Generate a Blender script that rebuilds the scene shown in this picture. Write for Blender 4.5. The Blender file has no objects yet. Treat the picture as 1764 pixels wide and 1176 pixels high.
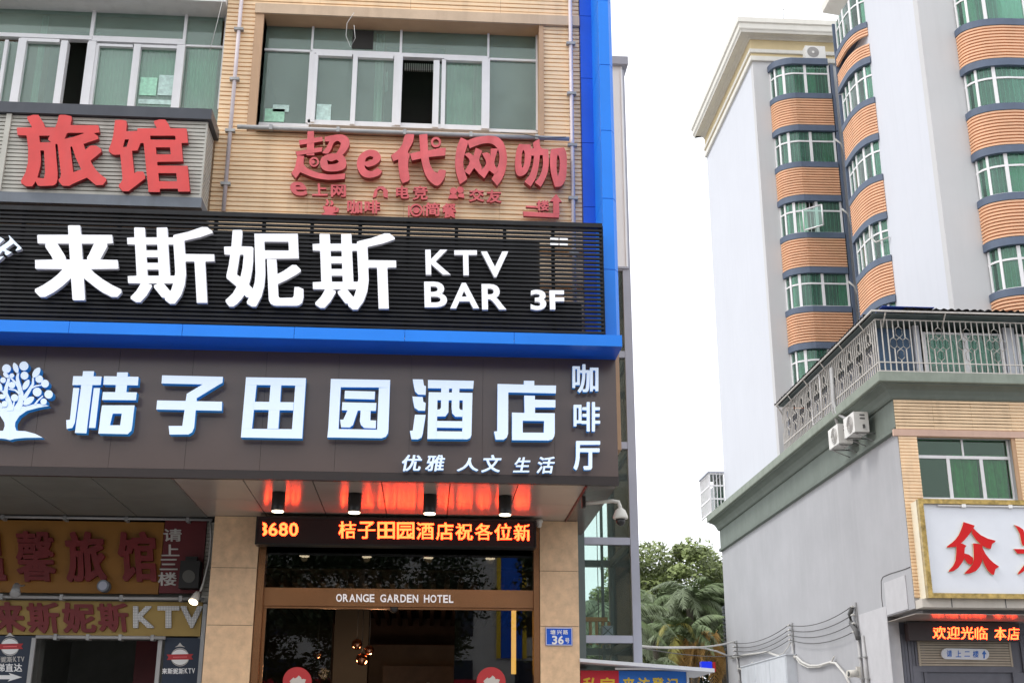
import bpy, math, random
from mathutils import Vector, Matrix
import numpy as np
random.seed(7)
SC = bpy.context.scene
COL = SC.collection

# ------------------------------------------------------------------ camera
YAW, PITCH, ROLL, FPX = math.radians(3.8788672), math.radians(18.72776755), math.radians(0.145927), 2102.534
EYE = np.array([0.0, 0.0, 1.55])
_c, _s = math.cos(YAW), math.sin(YAW)
_cp, _sp = math.cos(PITCH), math.sin(PITCH)
FW = np.array([_s * _cp, _c * _cp, _sp]); RI = np.array([_c, -_s, 0.0]); UP = np.cross(RI, FW)
_cr, _sr = math.cos(ROLL), math.sin(ROLL)
RR = _cr * RI + _sr * UP; UU = -_sr * RI + _cr * UP
cam = bpy.data.cameras.new('camera'); camo = bpy.data.objects.new('camera', cam); COL.objects.link(camo)
cam.sensor_width = 36.0; cam.sensor_fit = 'HORIZONTAL'; cam.lens = FPX * 36.0 / 1764.0
cam.clip_end = 1500.0; cam.clip_start = 0.1
m = Matrix.Identity(4)
for i in range(3):
    m[i][0], m[i][1], m[i][2], m[i][3] = RR[i], UU[i], -FW[i], EYE[i]
camo.matrix_world = m
SC.camera = camo

# ------------------------------------------------------------------ sky, sun, exposure
SUN_EL, SUN_AZ = math.radians(52), math.radians(-108)      # azimuth from +Y, clockwise seen from above (sun to the left, behind us)
W = bpy.data.worlds.new('World'); SC.world = W; W.use_nodes = True
nt = W.node_tree; nt.nodes.clear()
sky = nt.nodes.new('ShaderNodeTexSky'); sky.sky_type = 'NISHITA'; sky.sun_disc = False
sky.sun_elevation = SUN_EL; sky.sun_rotation = SUN_AZ; sky.air_density = 1.0; sky.dust_density = 4.0; sky.ozone_density = 1.0
hsv = nt.nodes.new('ShaderNodeHueSaturation'); hsv.inputs['Saturation'].default_value = 0.22; hsv.inputs['Value'].default_value = 1.0
mixc = nt.nodes.new('ShaderNodeMix'); mixc.data_type = 'RGBA'; mixc.inputs[0].default_value = 0.72
mixc.inputs[7].default_value = (13.0, 13.3, 13.9, 1)       # the even white of the cloud layer
bg = nt.nodes.new('ShaderNodeBackground'); bg.inputs[1].default_value = 0.12
out = nt.nodes.new('ShaderNodeOutputWorld')
nt.links.new(sky.outputs[0], hsv.inputs['Color']); nt.links.new(hsv.outputs[0], mixc.inputs[6])
nt.links.new(mixc.outputs[2], bg.inputs[0]); nt.links.new(bg.outputs[0], out.inputs[0])
sun = bpy.data.lights.new('sun', 'SUN'); sun.energy = 1.0; sun.angle = math.radians(14); sun.color = (1.0, 0.96, 0.9)
suno = bpy.data.objects.new('sun', sun); COL.objects.link(suno)
_d = Vector((math.sin(SUN_AZ) * math.cos(SUN_EL), math.cos(SUN_AZ) * math.cos(SUN_EL), math.sin(SUN_EL)))
suno.rotation_euler = (-_d).to_track_quat('-Z', 'Y').to_euler(); suno.location = (0, 0, 60)
SC.view_settings.view_transform = 'Standard'; SC.view_settings.look = 'None'
SC.view_settings.exposure = 0.34; SC.view_settings.gamma = 1.0; SC.view_settings.use_curve_mapping = False

# ------------------------------------------------------------------ helpers
def P(px, py, X=None, Y=None, Z=None):
    """the point of a real plane seen at a place of the photograph"""
    d = FW * FPX + RR * (px - 882.0) - UU * (py - 588.0)
    if X is not None: t = (X - EYE[0]) / d[0]
    elif Y is not None: t = (Y - EYE[1]) / d[1]
    else: t = (Z - EYE[2]) / d[2]
    return Vector([float(q_) for q_ in EYE + t * d])
def R4(px0, py0, px1, py1, Y):
    """x0, x1, z0, z1 on a frontal plane, taken along the middle lines of a box"""
    mx, my = (px0 + px1) / 2, (py0 + py1) / 2
    return P(px0, my, Y=Y)[0], P(px1, my, Y=Y)[0], P(mx, py1, Y=Y)[2], P(mx, py0, Y=Y)[2]
def XA(px, py, Y): return float(P(px, py, Y=Y)[0])
def ZA(px, py, Y): return float(P(px, py, Y=Y)[2])

WORLD = {}
def link(o, parent, c):
    COL.objects.link(o)
    c = Vector([float(q_) for q_ in c])
    if parent is not None:
        o.parent = parent; o.location = c - WORLD[parent.name]
    else:
        o.location = c
    WORLD[o.name] = c
    return o
def tag(o, label=None, cat=None, group=None, kind=None):
    if label: o['label'] = label
    if cat: o['category'] = cat
    if group: o['group'] = group
    if kind: o['kind'] = kind
    return o
def thing(name, label, cat, loc, group=None):
    o = bpy.data.objects.new(name, None); o.empty_display_size = 0.2
    link(o, None, loc)
    return tag(o, label, cat, group)
def copy_tree(o, delta, parent=None):
    """a copy of a thing (or part) and of everything under it, moved by delta"""
    c = o.copy(); COL.objects.link(c)
    if parent is None:
        c.location = Vector(o.location) + Vector(delta); WORLD[c.name] = WORLD[o.name] + Vector(delta)
    else:
        c.parent = parent; WORLD[c.name] = WORLD[o.name] + Vector(delta)
    for ch in list(o.children): copy_tree(ch, delta, c)
    return c

class MB:
    def __init__(s): s.v = []; s.f = []; s.m = []; s.sm = []
    def add(s, vs, fs, mi=0, smooth=False):
        n = len(s.v); s.v += [tuple(map(float, v)) for v in vs]
        for f in fs: s.f.append([n + i for i in f]); s.m.append(mi); s.sm.append(smooth)
        return s
    def box(s, x0, x1, y0, y1, z0, z1, mi=0):
        if x0 > x1: x0, x1 = x1, x0
        if y0 > y1: y0, y1 = y1, y0
        if z0 > z1: z0, z1 = z1, z0
        return s.add([(x0, y0, z0), (x1, y0, z0), (x1, y1, z0), (x0, y1, z0), (x0, y0, z1), (x1, y0, z1), (x1, y1, z1), (x0, y1, z1)],
                     [(0, 3, 2, 1), (4, 5, 6, 7), (0, 1, 5, 4), (1, 2, 6, 5), (2, 3, 7, 6), (3, 0, 4, 7)], mi)
    def prism(s, pts, d, mi=0, ms=None):
        """pts: 3-D outline, d: extrusion vector; ms = material of the sides"""
        n = len(pts); a = [Vector([float(q_) for q_ in p]) for p in pts]; d = Vector([float(q_) for q_ in d])
        nrm = Vector((0, 0, 0))
        for i in range(n): nrm += a[i].cross(a[(i + 1) % n])
        if nrm.dot(d) > 0: a = a[::-1]
        vs = [tuple(p) for p in a] + [tuple(p + d) for p in a]
        d = Vector(d); s.add(vs, [tuple(range(n)), tuple(range(2 * n - 1, n - 1, -1))], mi)
        k = len(s.v) - 2 * n
        for i in range(n):
            j = (i + 1) % n
            s.f.append([k + j, k + i, k + n + i, k + n + j]); s.m.append(mi if ms is None else ms); s.sm.append(False)
        return s
    def tube(s, pts, r, n=6, mi=0, caps=True):
        pts = [Vector([float(q_) for q_ in p]) for p in pts]; k = len(s.v); m_ = len(pts)
        r = float(r) if not isinstance(r, (list, tuple)) else r
        rs = r if isinstance(r, (list, tuple)) else [r] * m_
        ref = None
        for i, p in enumerate(pts):
            t = (pts[min(i + 1, m_ - 1)] - pts[max(i - 1, 0)]).normalized()
            if ref is None:
                ref = Vector((0, 0, 1)) if abs(t.z) < .9 else Vector((1, 0, 0))
            u = t.cross(ref).normalized(); w = t.cross(u).normalized(); ref = -w if False else ref
            if abs(t.dot(ref)) > .97: u = t.orthogonal().normalized(); w = t.cross(u)
            for j in range(n):
                a = 2 * math.pi * j / n
                s.v.append(tuple(p + rs[i] * (math.cos(a) * u + math.sin(a) * w)))
        for i in range(m_ - 1):
            for j in range(n):
                s.f.append([k + i * n + j, k + i * n + (j + 1) % n, k + (i + 1) * n + (j + 1) % n, k + (i + 1) * n + j]); s.m.append(mi); s.sm.append(True)
        if caps:
            s.f.append([k + j for j in range(n)][::-1]); s.m.append(mi); s.sm.append(False)
            s.f.append([k + (m_ - 1) * n + j for j in range(n)]); s.m.append(mi); s.sm.append(False)
        return s
    def lathe(s, c, prof, n=20, mi=0):
        """prof: (radius, z) from bottom to top, around the vertical through c"""
        k = len(s.v)
        for r, z in prof:
            for j in range(n):
                a = 2 * math.pi * j / n; s.v.append((c[0] + r * math.cos(a), c[1] + r * math.sin(a), c[2] + z))
        for i in range(len(prof) - 1):
            for j in range(n):
                s.f.append([k + i * n + j, k + i * n + (j + 1) % n, k + (i + 1) * n + (j + 1) % n, k + (i + 1) * n + j]); s.m.append(mi); s.sm.append(True)
        s.f.append([k + j for j in range(n)][::-1]); s.m.append(mi); s.sm.append(False)
        s.f.append([k + (len(prof) - 1) * n + j for j in range(n)]); s.m.append(mi); s.sm.append(False)
        return s
    def sweep(s, path, prof, mi=0, smooth=False):
        """closed profile (outward offset, z) swept along plan points; outward is the right-hand side"""
        n = len(path); q = len(prof); k = len(s.v)
        pv = [Vector((p[0], p[1])) for p in path]
        for i in range(n):
            d1 = (pv[i] - pv[i - 1]).normalized() if i > 0 else None
            d2 = (pv[i + 1] - pv[i]).normalized() if i < n - 1 else None
            n1 = Vector((d1.y, -d1.x)) if d1 else None; n2 = Vector((d2.y, -d2.x)) if d2 else None
            if n1 is None: nn = n2
            elif n2 is None: nn = n1
            else:
                b = (n1 + n2).normalized(); nn = b / max(.35, b.dot(n1))
            for o, z in prof: s.v.append((pv[i].x + nn.x * o, pv[i].y + nn.y * o, z))
        for i in range(n - 1):
            for j in range(q):
                jj = (j + 1) % q
                s.f.append([k + i * q + j, k + (i + 1) * q + j, k + (i + 1) * q + jj, k + i * q + jj]); s.m.append(mi); s.sm.append(smooth)
        s.f.append([k + j for j in range(q)]); s.m.append(mi); s.sm.append(False)
        s.f.append([k + (n - 1) * q + j for j in range(q)][::-1]); s.m.append(mi); s.sm.append(False)
        return s
    def build(s, name, mats, parent=None, label=None, cat=None, group=None, kind=None):
        if not isinstance(mats, (list, tuple)): mats = [mats]
        a = np.array(s.v); lo, hi = a.min(0), a.max(0)
        c = np.array([(lo[0] + hi[0]) / 2, (lo[1] + hi[1]) / 2, lo[2]])
        me = bpy.data.meshes.new(name)
        me.from_pydata([tuple(x) for x in (a - c)], [], s.f)
        for mt in mats: me.materials.append(mt)
        me.polygons.foreach_set('material_index', s.m); me.polygons.foreach_set('use_smooth', s.sm)
        me.update()
        o = bpy.data.objects.new(name, me)
        link(o, parent, c)
        return tag(o, label, cat, group, kind)

def B(name, mats, x0, x1, y0, y1, z0, z1, parent=None, **k):
    return MB().box(x0, x1, y0, y1, z0, z1).build(name, mats, parent, **k)

# ------------------------------------------------------------------ materials
def mat(name, col, rough=.6, metal=0., var=.08, scale=2.5, bump=0., bscale=60., streak=0., scol=None, spec=.5, emit=None, estr=0., coat=0.):
    mt = bpy.data.materials.new(name); mt.use_nodes = True
    t = mt.node_tree; b = t.nodes['Principled BSDF']
    b.inputs['Roughness'].default_value = rough; b.inputs['Metallic'].default_value = metal
    b.inputs['Specular IOR Level'].default_value = spec; b.inputs['Coat Weight'].default_value = coat
    g = t.nodes.new('ShaderNodeNewGeometry')
    cur = None
    c0 = tuple(max(0, x * (1 - var)) for x in col) + (1,); c1 = tuple(min(1, x * (1 + var)) for x in col) + (1,)
    nz = t.nodes.new('ShaderNodeTexNoise'); nz.inputs['Scale'].default_value = scale; nz.inputs['Detail'].default_value = 6; nz.inputs['Roughness'].default_value = .65
    t.links.new(g.outputs['Position'], nz.inputs['Vector'])
    rp = t.nodes.new('ShaderNodeValToRGB'); rp.color_ramp.elements[0].position = .3; rp.color_ramp.elements[1].position = .7
    rp.color_ramp.elements[0].color = c0; rp.color_ramp.elements[1].color = c1
    t.links.new(nz.outputs['Fac'], rp.inputs[0]); cur = rp.outputs[0]
    if streak > 0:
        mp = t.nodes.new('ShaderNodeMapping'); mp.inputs['Scale'].default_value = (5, 5, .35)
        t.links.new(g.outputs['Position'], mp.inputs[0])
        n2 = t.nodes.new('ShaderNodeTexNoise'); n2.inputs['Scale'].default_value = 1.0; n2.inputs['Detail'].default_value = 5
        t.links.new(mp.outputs[0], n2.inputs['Vector'])
        r2 = t.nodes.new('ShaderNodeMapRange'); r2.inputs[1].default_value = .5; r2.inputs[2].default_value = .8; r2.inputs[3].default_value = 0; r2.inputs[4].default_value = streak
        t.links.new(n2.outputs['Fac'], r2.inputs[0])
        mx = t.nodes.new('ShaderNodeMix'); mx.data_type = 'RGBA'
        sc_ = scol or tuple(x * .45 for x in col)
        mx.inputs[7].default_value = tuple(sc_) + (1,)
        t.links.new(r2.outputs[0], mx.inputs[0]); t.links.new(cur, mx.inputs[6]); cur = mx.outputs[2]
    t.links.new(cur, b.inputs['Base Color'])
    if bump > 0:
        n3 = t.nodes.new('ShaderNodeTexNoise'); n3.inputs['Scale'].default_value = bscale; n3.inputs['Detail'].default_value = 4
        t.links.new(g.outputs['Position'], n3.inputs['Vector'])
        bp = t.nodes.new('ShaderNodeBump'); bp.inputs['Strength'].default_value = bump; bp.inputs['Distance'].default_value = .01
        t.links.new(n3.outputs['Fac'], bp.inputs['Height']); t.links.new(bp.outputs[0], b.inputs['Normal'])
    if emit:
        b.inputs['Emission Color'].default_value = tuple(emit) + (1,); b.inputs['Emission Strength'].default_value = estr
    return mt

def glass(name, tint, refl=1.0, rough=.0, haze=0.0, hazecol=(.5, .6, .55), ior=1.5):
    """thin window glass: a tinted clear part, a Fresnel mirror and a patchy milky diffuse veil"""
    mt = bpy.data.materials.new(name); mt.use_nodes = True
    t = mt.node_tree; t.nodes.clear()
    o = t.nodes.new('ShaderNodeOutputMaterial')
    tr = t.nodes.new('ShaderNodeBsdfTransparent'); tr.inputs[0].default_value = tuple(tint) + (1,)
    gl = t.nodes.new('ShaderNodeBsdfGlossy'); gl.inputs['Roughness'].default_value = rough; gl.inputs[0].default_value = (refl, refl, refl, 1)
    fr = t.nodes.new('ShaderNodeFresnel'); fr.inputs[0].default_value = ior
    mx = t.nodes.new('ShaderNodeMixShader')
    t.links.new(fr.outputs[0], mx.inputs[0])
    base = tr.outputs[0]
    if haze > 0:
        df = t.nodes.new('ShaderNodeBsdfDiffuse'); df.inputs[0].default_value = tuple(hazecol) + (1,)
        m2 = t.nodes.new('ShaderNodeMixShader')
        g = t.nodes.new('ShaderNodeNewGeometry'); nz = t.nodes.new('ShaderNodeTexNoise'); nz.inputs['Scale'].default_value = 1.3; nz.inputs['Detail'].default_value = 5
        t.links.new(g.outputs['Position'], nz.inputs['Vector'])
        mr = t.nodes.new('ShaderNodeMapRange'); mr.inputs[1].default_value = .3; mr.inputs[2].default_value = .75; mr.inputs[3].default_value = haze * .6; mr.inputs[4].default_value = haze * 1.3
        t.links.new(nz.outputs['Fac'], mr.inputs[0]); t.links.new(mr.outputs[0], m2.inputs[0])
        t.links.new(tr.outputs[0], m2.inputs[1]); t.links.new(df.outputs[0], m2.inputs[2]); base = m2.outputs[0]
    t.links.new(base, mx.inputs[1]); t.links.new(gl.outputs[0], mx.inputs[2])
    t.links.new(mx.outputs[0], o.inputs[0])
    return mt

M = {}
M['siding'] = mat('beige_siding', (.90, .66, .42), .55, var=.12, scale=1.4, streak=.5, scol=(.60, .42, .26))
M['lintel'] = mat('beige_render', (.62, .46, .32), .7, var=.1, streak=.45, scol=(.36, .24, .16), bump=.2)
M['reveal'] = mat('tan_reveal', (.52, .33, .20), .7, var=.08)
M['white_conc'] = mat('white_concrete', (.72, .72, .72), .75, var=.08, streak=.3, bump=.2)
M['alu'] = mat('white_aluminium', (.78, .77, .78), .4, var=.05, streak=.15)
M['alu_pink'] = mat('conduit_plastic', (.66, .58, .60), .5, var=.12, streak=.4)
M['winglass'] = glass('green_window_glass', (.74, .90, .82), 1.0, 0, .27, (.46, .58, .52))
M['towerglass'] = glass('tower_green_glass', (.50, .84, .70), 1.0, 0, .20, (.30, .50, .42))
M['shopwin'] = glass('shop_window_glass', (.62, .88, .70), 1.0, 0, .03, (.2, .4, .3))
M['shopglass'] = glass('dark_shop_glass', (.55, .55, .52), 1.0, 0, .0, ior=1.7)
M['liftglass'] = glass('lift_glass', (.88, .94, .92), .40, 0, .06, (.5, .6, .56), 1.3)
M['dark'] = mat('dark_interior', (.035, .033, .03), .9)
M['dim'] = mat('dim_interior', (.11, .11, .10), .9)
M['room'] = mat('room_wall', (.22, .23, .215), .9, var=.15)
M['curtain_pale'] = mat('pale_curtain', (.82, .95, .86), .9, var=.05, streak=.1)
M['curtain_green'] = mat('green_curtain', (.10, .38, .15), .9, var=.25, scale=6)
M['curtain_mint'] = mat('mint_curtain', (.42, .74, .55), .9, var=.2, scale=5)
M['paper'] = mat('paper_notice', (.55, .72, .66), .8, var=.25, scale=18)
M['paper_g'] = mat('green_paper_notice', (.42, .74, .55), .8, var=.2, scale=22)
M['slatgrey'] = mat('pale_grey_slat', (.55, .53, .47), .6, var=.1, streak=.5, scol=(.3, .28, .24))
M['trimdark'] = mat('slate_trim', (.045, .05, .065), .35, var=.15, streak=.3, scol=(.10, .10, .11))
M['trimgrey'] = mat('grey_trim', (.16, .18, .21), .5, var=.12, streak=.4)
M['redletter'] = mat('faded_red_letter', (.74, .060, .055), .45, var=.14, scale=1.6, streak=.3, scol=(.60, .11, .11))
M['redpink'] = mat('faded_pink_red_letter', (.70, .115, .125), .4, var=.26, scale=2.6, streak=.6, scol=(.56, .028, .035))
M['redside'] = mat('red_letter_side', (.32, .025, .03), .5, var=.15)
M['black'] = mat('black_slat', (.016, .016, .018), .5, spec=.3, var=.25, scale=4, streak=.25, scol=(.06, .06, .065))
M['blackback'] = mat('black_backing', (.012, .012, .013), .8)
M['white'] = mat('white_acrylic', (.86, .86, .90), .35, var=.02, emit=(.95, .95, 1.0), estr=.22)
M['whiteside'] = mat('white_letter_side', (.62, .62, .68), .5, var=.05)
M['blue'] = mat('blue_panel', (.006, .115, .68), .36, spec=.35, var=.10, scale=.8, streak=.2, scol=(.02, .13, .62))  # shaded copy of the cladding blue, for the recessed face and ledge underside
M['blue2'] = mat('blue_panel_lit', (.010, .235, .90), .34, spec=.35, var=.08, scale=.8, streak=.25, scol=(.03, .24, .84))  # lit copy of the same blue, the light put into the colour
M['brown'] = mat('brown_fascia', (.110, .076, .066), .24, spec=.6, var=.08, scale=.7, streak=.25, scol=(.10, .078, .072))
M['browndk'] = mat('dark_brown_edge', (.030, .020, .018), .35, var=.1)
M['iceface'] = mat('ice_blue_letter_face', (.72, .82, .95), .35, var=.02, emit=(.72, .86, 1.0), estr=.28)
M['iceside'] = mat('bright_blue_letter_side', (.02, .26, .66), .4, var=.05, emit=(.02, .3, .9), estr=.12)
M['soffit'] = mat('champagne_soffit', (.46, .40, .35), .21, metal=.15, var=.05, scale=1, spec=.5)
M['soffitgrey'] = mat('grey_soffit', (.17, .18, .165), .45, var=.12, streak=.2)
M['seam'] = mat('dark_seam', (.03, .03, .03), .7)
M['stone'] = mat('beige_stone', (.76, .53, .33), .38, var=.16, scale=9, bump=.1, bscale=90)
M['bronze'] = mat('bronze_metal', (.42, .21, .10), .26, metal=.85, var=.12, scale=1.5)
M['ledbox'] = mat('led_cabinet', (.02, .008, .008), .4, var=.1)
M['led'] = mat('led_dot', (.3, .02, .01), .5, emit=(1.0, .042, .009), estr=18.0)
M['blackmetal'] = mat('black_lamp_metal', (.02, .02, .02), .35)
M['lampglow'] = mat('lit_lamp', (.9, .8, .6), .5, emit=(1.0, .82, .55), estr=5.0)
M['warmstrip'] = mat('warm_light_strip', (.9, .6, .2), .5, emit=(1.0, .55, .12), estr=2.2)
M['wood'] = mat('dark_lobby_wood', (.11, .065, .04), .5, var=.3, scale=4)
M['lobby'] = mat('lobby_wall', (.16, .12, .09), .7, var=.2)
M['copper'] = mat('copper_globe', (.75, .35, .22), .12, metal=1.0, var=.05)
M['plateblue'] = mat('blue_plate', (.01, .10, .62), .35, var=.04)
M['platewhite'] = mat('plate_white', (.85, .85, .85), .4, var=.02)
M['camwhite'] = mat('camera_white', (.66, .64, .58), .4, var=.05)
M['yellowsign'] = mat('yellow_signboard', (.30, .13, .016), .55, var=.14, scale=1.5, streak=.35, scol=(.26, .13, .02))
M['yellow2'] = mat('pale_yellow_signboard', (.37, .25, .07), .6, var=.10, streak=.3, scol=(.35, .25, .08))
M['maroon'] = mat('maroon_panel', (.13, .014, .018), .5, var=.15)
M['darkred'] = mat('dark_red_letter', (.17, .014, .016), .5, var=.18, scale=4)
M['offwhite'] = mat('offwhite_letter', (.55, .53, .50), .6, var=.08)
M['navy'] = mat('navy_poster', (.018, .030, .055), .35, var=.2, scale=3)
M['ribbon'] = mat('red_ribbon_print', (.45, .03, .035), .5)
M['speaker'] = mat('black_speaker', (.015, .015, .015), .6)
M['pipe'] = mat('grey_pipe', (.42, .42, .42), .5, var=.12, streak=.3)
M['wallgrey'] = mat('grey_render', (.395, .40, .42), .85, var=.08, scale=.45, streak=.14, scol=(.56, .56, .58), bump=.15, bscale=25)
M['wallpatch'] = mat('patched_render', (.52, .52, .54), .85, var=.06, scale=3, bump=.15)
M['wallwhite_lit'] = mat('white_render_lit', (.60, .62, .67), .85, var=.02, scale=.5, streak=.06, bump=.08)  # left-facing walls whiter and bluer: the side light is put into the colour
M['wallfront'] = mat('grey_render_shaded', (.55, .55, .555), .85, var=.025, scale=.5, streak=.08, bump=.08)  # front-facing walls greyer: their weaker light is put into the colour
M['cornice'] = mat('white_cornice', (.72, .70, .64), .75, var=.04, streak=.18, scol=(.5, .48, .42))
M['cream'] = mat('cream_frieze', (.66, .54, .32), .75, var=.04)
M['orange'] = mat('orange_slat', (.78, .45, .27), .55, var=.08, scale=1.5, streak=.15)
M['orangegap'] = mat('slat_recess', (.20, .08, .04), .8)
M['trimblue'] = mat('blue_grey_trim', (.095, .125, .185), .6, var=.10, streak=.2)
M['green'] = mat('green_render', (.165, .195, .172), .8, var=.10, scale=1.2, streak=.3, scol=(.24, .28, .25), bump=.15)
M['greenlt'] = mat('pale_green_edge', (.25, .285, .24), .8, var=.12, streak=.35, scol=(.14, .17, .13))
M['railing'] = mat('painted_railing', (.55, .52, .48), .5, var=.18, scale=8)
M['roofsheet'] = mat('black_corrugated_sheet', (.022, .022, .024), .6, var=.3, scale=5)
M['roofblue'] = mat('blue_sheet_edge', (.02, .06, .35), .5)
M['bluepanel'] = mat('blue_plastic_sheet', (.03, .07, .13), .5, var=.3, scale=2, streak=.4, scol=(.05, .16, .3))
M['acwhite'] = mat('air_conditioner_white', (.70, .69, .66), .45, var=.06, streak=.25, scol=(.45, .42, .38))
M['acgrille'] = mat('fan_grille_grey', (.28, .27, .26), .6, var=.15)
M['gold'] = mat('gold_frame', (.30, .21, .075), .18, metal=.95, var=.55, scale=5)
M['ivory'] = mat('ivory_side', (.80, .74, .58), .45, var=.06)
M['boardwhite'] = mat('white_signboard', (.74, .77, .83), .4, var=.02)
M['signred'] = mat('glossy_red_letter', (.62, .010, .012), .45, var=.05, spec=.2)
M['goldedge'] = mat('gold_letter_edge', (.72, .62, .40), .35, metal=.3, var=.05)
M['steel'] = mat('grey_blue_steel', (.40, .42, .50), .45, var=.06, streak=.2)
M['steeldk'] = mat('dark_green_steel', (.11, .14, .14), .5, var=.08)
M['cladwhite'] = mat('white_cladding', (.88, .89, .92), .4, var=.03)
M['storefront'] = mat('slate_storefront', (.13, .135, .165), .55, var=.12, streak=.2)
M['shutter'] = mat('beige_shutter_slat', (.42, .36, .28), .5, var=.12)
M['plaster'] = mat('beige_plaster', (.60, .56, .50), .75, var=.07, streak=.25)
M['cable'] = mat('dark_cable', (.10, .10, .10), .6, var=.2)
M['cablewhite'] = mat('white_cable', (.56, .55, .52), .6, var=.12)
M['galv'] = mat('galvanised_metal', (.36, .36, .36), .5, metal=.3, var=.3, scale=9)
M['cabinet'] = mat('pale_metal_cabinet', (.58, .61, .65), .45, var=.07, streak=.3)
M['boothwhite'] = mat('booth_white', (.72, .74, .78), .4, var=.05)
M['bannerred'] = mat('banner_red', (.60, .02, .04), .5, var=.05)
M['bannerblue'] = mat('banner_blue', (.02, .16, .60), .5, var=.05)
M['banneryellow'] = mat('banner_yellow', (.80, .55, .04), .5, var=.04)
M['bluelens'] = mat('blue_lens', (.01, .03, .55), .2, emit=(.02, .05, 1), estr=.25)
M['redlens'] = mat('red_lens', (.45, .02, .03), .2)
M['trunk'] = mat('palm_trunk', (.10, .085, .065), .9, var=.3, scale=8, bump=.5)
M['frond'] = mat('palm_frond', (.13, .18, .075), .6, var=.35, scale=1.5)
M['frondlt'] = mat('grey_green_frond', (.19, .235, .135), .6, var=.3, scale=1.5)
M['frondyel'] = mat('yellowing_frond', (.26, .24, .05), .6, var=.35, scale=2)
M['frondbrown'] = mat('dead_brown_frond', (.46, .27, .08), .8, var=.4, scale=3)
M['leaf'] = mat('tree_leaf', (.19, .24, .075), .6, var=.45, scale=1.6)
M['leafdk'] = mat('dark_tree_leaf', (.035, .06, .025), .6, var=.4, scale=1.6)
M['asphalt'] = mat('asphalt', (.05, .05, .052), .9, var=.2, scale=3, bump=.4)
M['paving'] = mat('grey_paving', (.26, .25, .24), .85, var=.12, scale=4, bump=.2)
M['kerb'] = mat('kerb_stone', (.34, .33, .32), .85, var=.1)
M['louvre'] = mat('dark_louvre', (.09, .10, .11), .5, var=.1)
M['orangewood'] = mat('orange_ledge', (.45, .20, .04), .6, var=.2)
for k in ('led', 'lampglow', 'warmstrip'): pass

# ------------------------------------------------------------------ lettering
_GL = {}
def _mesh_of(cu):
    ob = bpy.data.objects.new('glyph', cu); COL.objects.link(ob)
    dg = bpy.context.evaluated_depsgraph_get(); me = bpy.data.meshes.new_from_object(ob.evaluated_get(dg))
    v = np.array([tuple(x.co) for x in me.vertices]); fs = [(list(p.vertices), p.normal.z) for p in me.polygons]
    bpy.data.objects.remove(ob); bpy.data.curves.remove(cu); bpy.data.meshes.remove(me)
    return v, fs
def _norm(v):
    lo, hi = v.min(0), v.max(0)
    v[:, :2] = (v[:, :2] - lo[:2]) / np.maximum(hi[:2] - lo[:2], 1e-6)
    return v
def _text(ch, off=0.0, ext=.5):
    cu = bpy.data.curves.new('glyph', 'FONT'); cu.body = ch; cu.extrude = ext; cu.offset = off; cu.resolution_u = 4
    return _mesh_of(cu)
def _fill(v, fs, x0, y0, h, n):
    """which cells of an n x n grid the flat glyph covers"""
    g = np.zeros((n, n), bool)
    for f, nz in fs:
        if nz < .5: continue
        for i in range(1, len(f) - 1):
            a, b, d = v[f[0]], v[f[i]], v[f[i + 1]]
            den = (b[1] - d[1]) * (a[0] - d[0]) + (d[0] - b[0]) * (a[1] - d[1])
            if abs(den) < 1e-12: continue
            q = np.array([a, b, d]); lo, hi = q.min(0), q.max(0)
            i0, i1 = max(0, int((lo[0] - x0) / h) - 1), min(n, int((hi[0] - x0) / h) + 2); j0, j1 = max(0, int((lo[1] - y0) / h) - 1), min(n, int((hi[1] - y0) / h) + 2)
            U, Wy = np.meshgrid(x0 + (np.arange(i0, i1) + .5) * h, y0 + (np.arange(j0, j1) + .5) * h)
            l1 = ((b[1] - d[1]) * (U - d[0]) + (d[0] - b[0]) * (Wy - d[1])) / den
            l2 = ((d[1] - a[1]) * (U - d[0]) + (a[0] - d[0]) * (Wy - d[1])) / den
            g[j0:j1, i0:i1] |= (l1 >= -1e-6) & (l2 >= -1e-6) & (l1 + l2 <= 1 + 1e-6)
    return g
def _simplify(pts, eps):
    def dp(a):
        if len(a) < 3: return a
        p, q = a[0], a[-1]; d = q - p; L = np.hypot(*d)
        r = a[1:-1] - p
        ds = np.abs(d[0] * r[:, 1] - d[1] * r[:, 0]) / L if L > 1e-9 else np.hypot(r[:, 0], r[:, 1])
        k = int(ds.argmax())
        if ds[k] < eps: return np.array([p, q])
        return np.vstack([dp(a[:k + 2])[:-1], dp(a[k + 1:])])
    a = np.array(pts); k = int(np.hypot(*(a - a[0]).T).argmax())
    return np.vstack([dp(a[:k + 1])[:-1], dp(np.vstack([a[k:], a[:1]]))[:-1]])
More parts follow.
